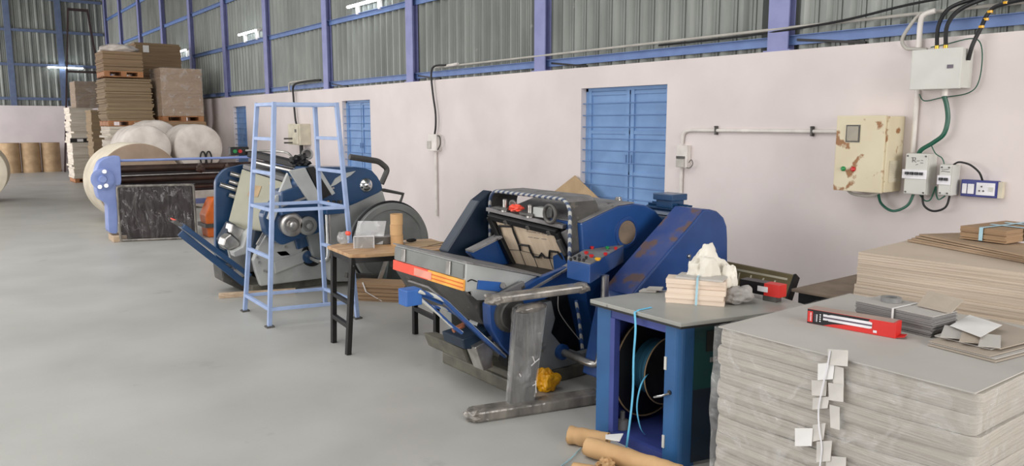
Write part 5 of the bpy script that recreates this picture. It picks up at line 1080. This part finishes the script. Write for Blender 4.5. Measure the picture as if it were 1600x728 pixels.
bigroll('paper_roll', 'white wrapped paper roll, left one, right above the bare brown roll', (3.60, 17.0, 1.28), .47, 1.25, (-.03, 1, 0), None, 'whitewrap', wrap=True)
bigroll('paper_roll', 'white wrapped paper roll partly hidden behind the left and right white rolls', (4.12, 18.4, 1.36), .50, 1.1, (0, 1, 0), None, 'whitewrap', wrap=True)
bigroll('paper_roll', 'white wrapped paper roll low under the right white roll', (4.64, 17.05, .37), .37, 1.3, (0, 1, 0), None, 'whitewrap', wrap=True)
bigroll('paper_roll', 'white wrapped paper roll low behind the bare brown roll', (3.78, 17.1, .40), .40, 1.2, (0, 1, 0), None, 'whitewrap', wrap=True)
bigroll('paper_roll', 'white wrapped paper roll lying deep under the hidden rear white roll', (4.12, 18.4, .42), .42, 1.1, (0, 1, 0), None, 'whitewrap', wrap=True)
t = thing('strap_loop', 'black strap loops hanging on the face of the right white roll', 'strap', (4.8, 16.9, 1.2))
for dx in (-.06, .06): MB().tube([(4.72+dx+.055*math.cos(a), 16.965, 1.05+.15*math.sin(a)) for a in [k*2*PI/20 for k in range(20)]], .016, 8, closed=True).build('loop', 'black', t, smooth=True)
bigroll('paper_roll', 'pale paper roll standing cut off by the left edge of the photo', (.73, 20.9, .70), .70, 1.3, (.12, 1, 0), 'rollside', 'rollside')
for k, (x, lab) in enumerate(((2.46, 'upright brown paper roll by the end wall, left of three'), (3.13, 'upright brown paper roll by the end wall, middle of three'), (3.80, 'upright brown paper roll by the end wall, right of three'))):
    xx = [2.42, 3.05, 3.69][k]
    o = MB().lathe((xx, 33.3, 0), (0, 0, 1), [(0, .31), (1.08, .31), (1.08, .06), (1.0, .055)], 40).build('upright_roll', 'kraftdull', smooth=True)
    tag(o, lab, 'paper roll', 'upright rolls by the end wall')

# ================================================================ STACKS AT THE BACK
def pal_(t, x0, x1, y0, y1, z, name='pallet'):
    b = MB(); n = 5; h_ = .13
    for k in range(n):
        y = y0+(y1-y0-.1)*k/(n-1); b.box(x0, x1, y, y+.1, z+h_-.022, z+h_); b.box(x0, x1, y, y+.1, z, z+.02)
    for k in range(3):
        x = x0+(x1-x0-.12)*k/2; b.box(x, x+.12, y0, y1, z+.02, z+h_-.022)
    return b.build(name, 'pallet', t)
def stack(lab, x0, x1, y0, y1, z0, z1, m_, n=26, jit=.008, seed=1, pallet=True, flm=False, name='board_stack', cat='board stack'):
    t = thing(name, lab, cat, ((x0+x1)/2, (y0+y1)/2, z0))
    if pallet: pal_(t, x0, x1, y0, y1, z0); z0 += .132
    MB().sheets((x0, y0), (x1, y0), y1-y0, z0, z1, n, jit, seed).build('boards', m_, t)
    if flm:
        b = MB(); e = .012; 
        b.prism([(x0-e, y0-e, z0), (x1+e, y0-e, z0), (x1+e, y1+e, z0), (x0-e, y1+e, z0)], (0, 0, z1-z0+.01)); b.build('stretch_film', 'film', t, bevel=.01)
    return t
Y0 = 20.0
def zx(x, y, Y): p = Py(x, y, Y); return p.x, p.z
# column of stacks, left
x0, _ = zx(163, 125, Y0); x1, _ = zx(240, 190, Y0)
stack('wide tan board stack under the white-capped pallet, ends of sheets ragged', 3.42, 4.40, Y0, Y0+1.1, 1.72, 2.82, 'olivesheets', 34, .014, 2, name='board_stack')
t = thing('base_stack', 'pale ragged sheet stack low on the floor under the wide tan stack', 'board stack', (3.9, 20.5, 0))
pal_(t, 3.45, 4.4, Y0, Y0+1.1, 0); MB().sheets((3.44, Y0), (4.36, Y0), 1.1, .135, 1.715, 30, .03, 5).build('boards', 'whitesheets', t)
t = stack('brown board stack on its own pallet capped with a white sack', 3.41, 4.24, Y0, Y0+.95, 2.86, 3.44, 'brownsheets', 16, .008, 3)
tag(MB().lump((3.82, Y0+.45, 3.50), (.44, .46, .14), 61, .25, 4, 1.8, flat=3.445).build('white_sack', 'whitewrap', smooth=True), 'white sack lying flat on top of the highest left brown stack', 'sack')
Y1 = 21.4
xx0 = Py(214, 100, Y1).x; xx1 = Py(283, 100, Y1).x; zt = Py(250, 68, Y1).z
t = stack('tallest brown board stack with a small white label, beside the white sack', xx0, xx1, Y1, Y1+1.1, 1.5, zt, 'brownsheets', 40, .008, 4)
pl_ = Py(228, 76, Y1-.02); MB().box(pl_.x-.07, pl_.x+.07, Y1-.025, Y1-.015, pl_.z-.09, pl_.z+.08).build('white_label', 'whitepaper', t)
t = stack('floor stack of brown board under the tallest brown stack', xx0, xx1, Y1, Y1+1.1, 0, 1.498, 'brownsheets', 30, .008, 14)
Y2 = 19.65
ax0 = Py(252, 140, Y2).x; ax1 = Py(316, 140, Y2).x; z1_ = Py(285, 107, Y2).z; z0_ = Py(285, 190, Y2).z
stack('film-wrapped tan carton stack on a raised pallet beside the tube light', ax0, ax1, Y2, Y2+1.0, z0_, z1_, 'browntan', 30, .003, 6, True, True)
t = thing('board_stack', 'tan board stack supporting the raised pallet, above the white rolls', 'board stack', (5, Y2+.5, 0))
pal_(t, ax0, ax1, Y2, Y2+1, 0); MB().sheets((ax0-.02, Y2), (ax1+.05, Y2), 1.05, .135, z0_-.002, 30, .006, 8).build('boards', 'browntan', t)
# far white stack
Yw = 26.5
wx0 = Py(108, 200, Yw).x; wx1 = Py(147, 200, Yw).x; wz = Py(130, 168, Yw).z
t = stack('tall leaning white sheet stack with a black strap, near the dark ladder', wx0+.05, wx1, Yw, Yw+1.1, 0, wz, 'whitesheets', 36, .02, 9)
MB().box(wx0+.0, wx1+.02, Yw-.03, Yw-.02, 1.22, 1.34).build('black_strap', 'black', t); q = Py(125, 214, Yw-.04); MB().box(q.x-.08, q.x+.08, Yw-.045, Yw-.03, 1.24, 1.32).build('strap_label', 'whitepaper', t)
stack('brown film-wrapped block on top of the strapped white stack', Py(118, 150, Yw).x, Py(155, 150, Yw).x, Yw, Yw+1.0, wz+.003, Py(130, 127, Yw).z, 'brownsheets', 12, .004, 10, False, True)
Yv = 24.6
stack('narrow dull olive sheet stack between the white stack and brown stacks', Py(144, 200, Yv).x, Py(163, 200, Yv).x, Yv, Yv+.9, 0, Py(150, 172, Yv).z, 'olivesheets', 30, .012, 12)
# tall ladder
t = thing('tower_ladder', 'tall dark brown tapering ladder tower standing at the end wall', 'ladder', (4.6, 32.8, 0))
yl = 32.6
def L2(x, y, Y): p = Py(x, y, Y); return p
lb = [L2(101, 268, yl), L2(152, 268, yl)]; 
bl = V((4.02, yl, 0)); br = V((5.75, yl, 0)); tl = L2(106, 12, yl); tr = L2(136, 12, yl); zt = tl.z
back = V((.12, 1.0, 0)); bt = V((.05, .35, 0))
legs = [(bl, tl), (br, tr), (bl+back, tl+bt), (br+back, tr+bt)]
for a, b_ in legs: MB().bar(a, V((b_.x, b_.y, zt)), .055, .055, (0, 1, 0)).build('leg', 'darkbrown', t)
def lp2(i, z): a, b_ = legs[i]; return a.lerp(V((b_.x, b_.y, zt)), z/zt)
for z in (zt-.03, zt*.62): 
    for a, b_ in ((0, 1), (2, 3), (0, 2), (1, 3)): MB().bar(lp2(a, z), lp2(b_, z), .05, .05).build('rail', 'darkbrown', t)
for k in range(1, 14):
    z = zt*k/14; MB().bar(lp2(0, z), lp2(2, z), .035, .035).build('rung', 'darkbrown', t)
MB().bar(lp2(0, .55), lp2(2, .35), .05, .05).build('brace', 'darkbrown', t)
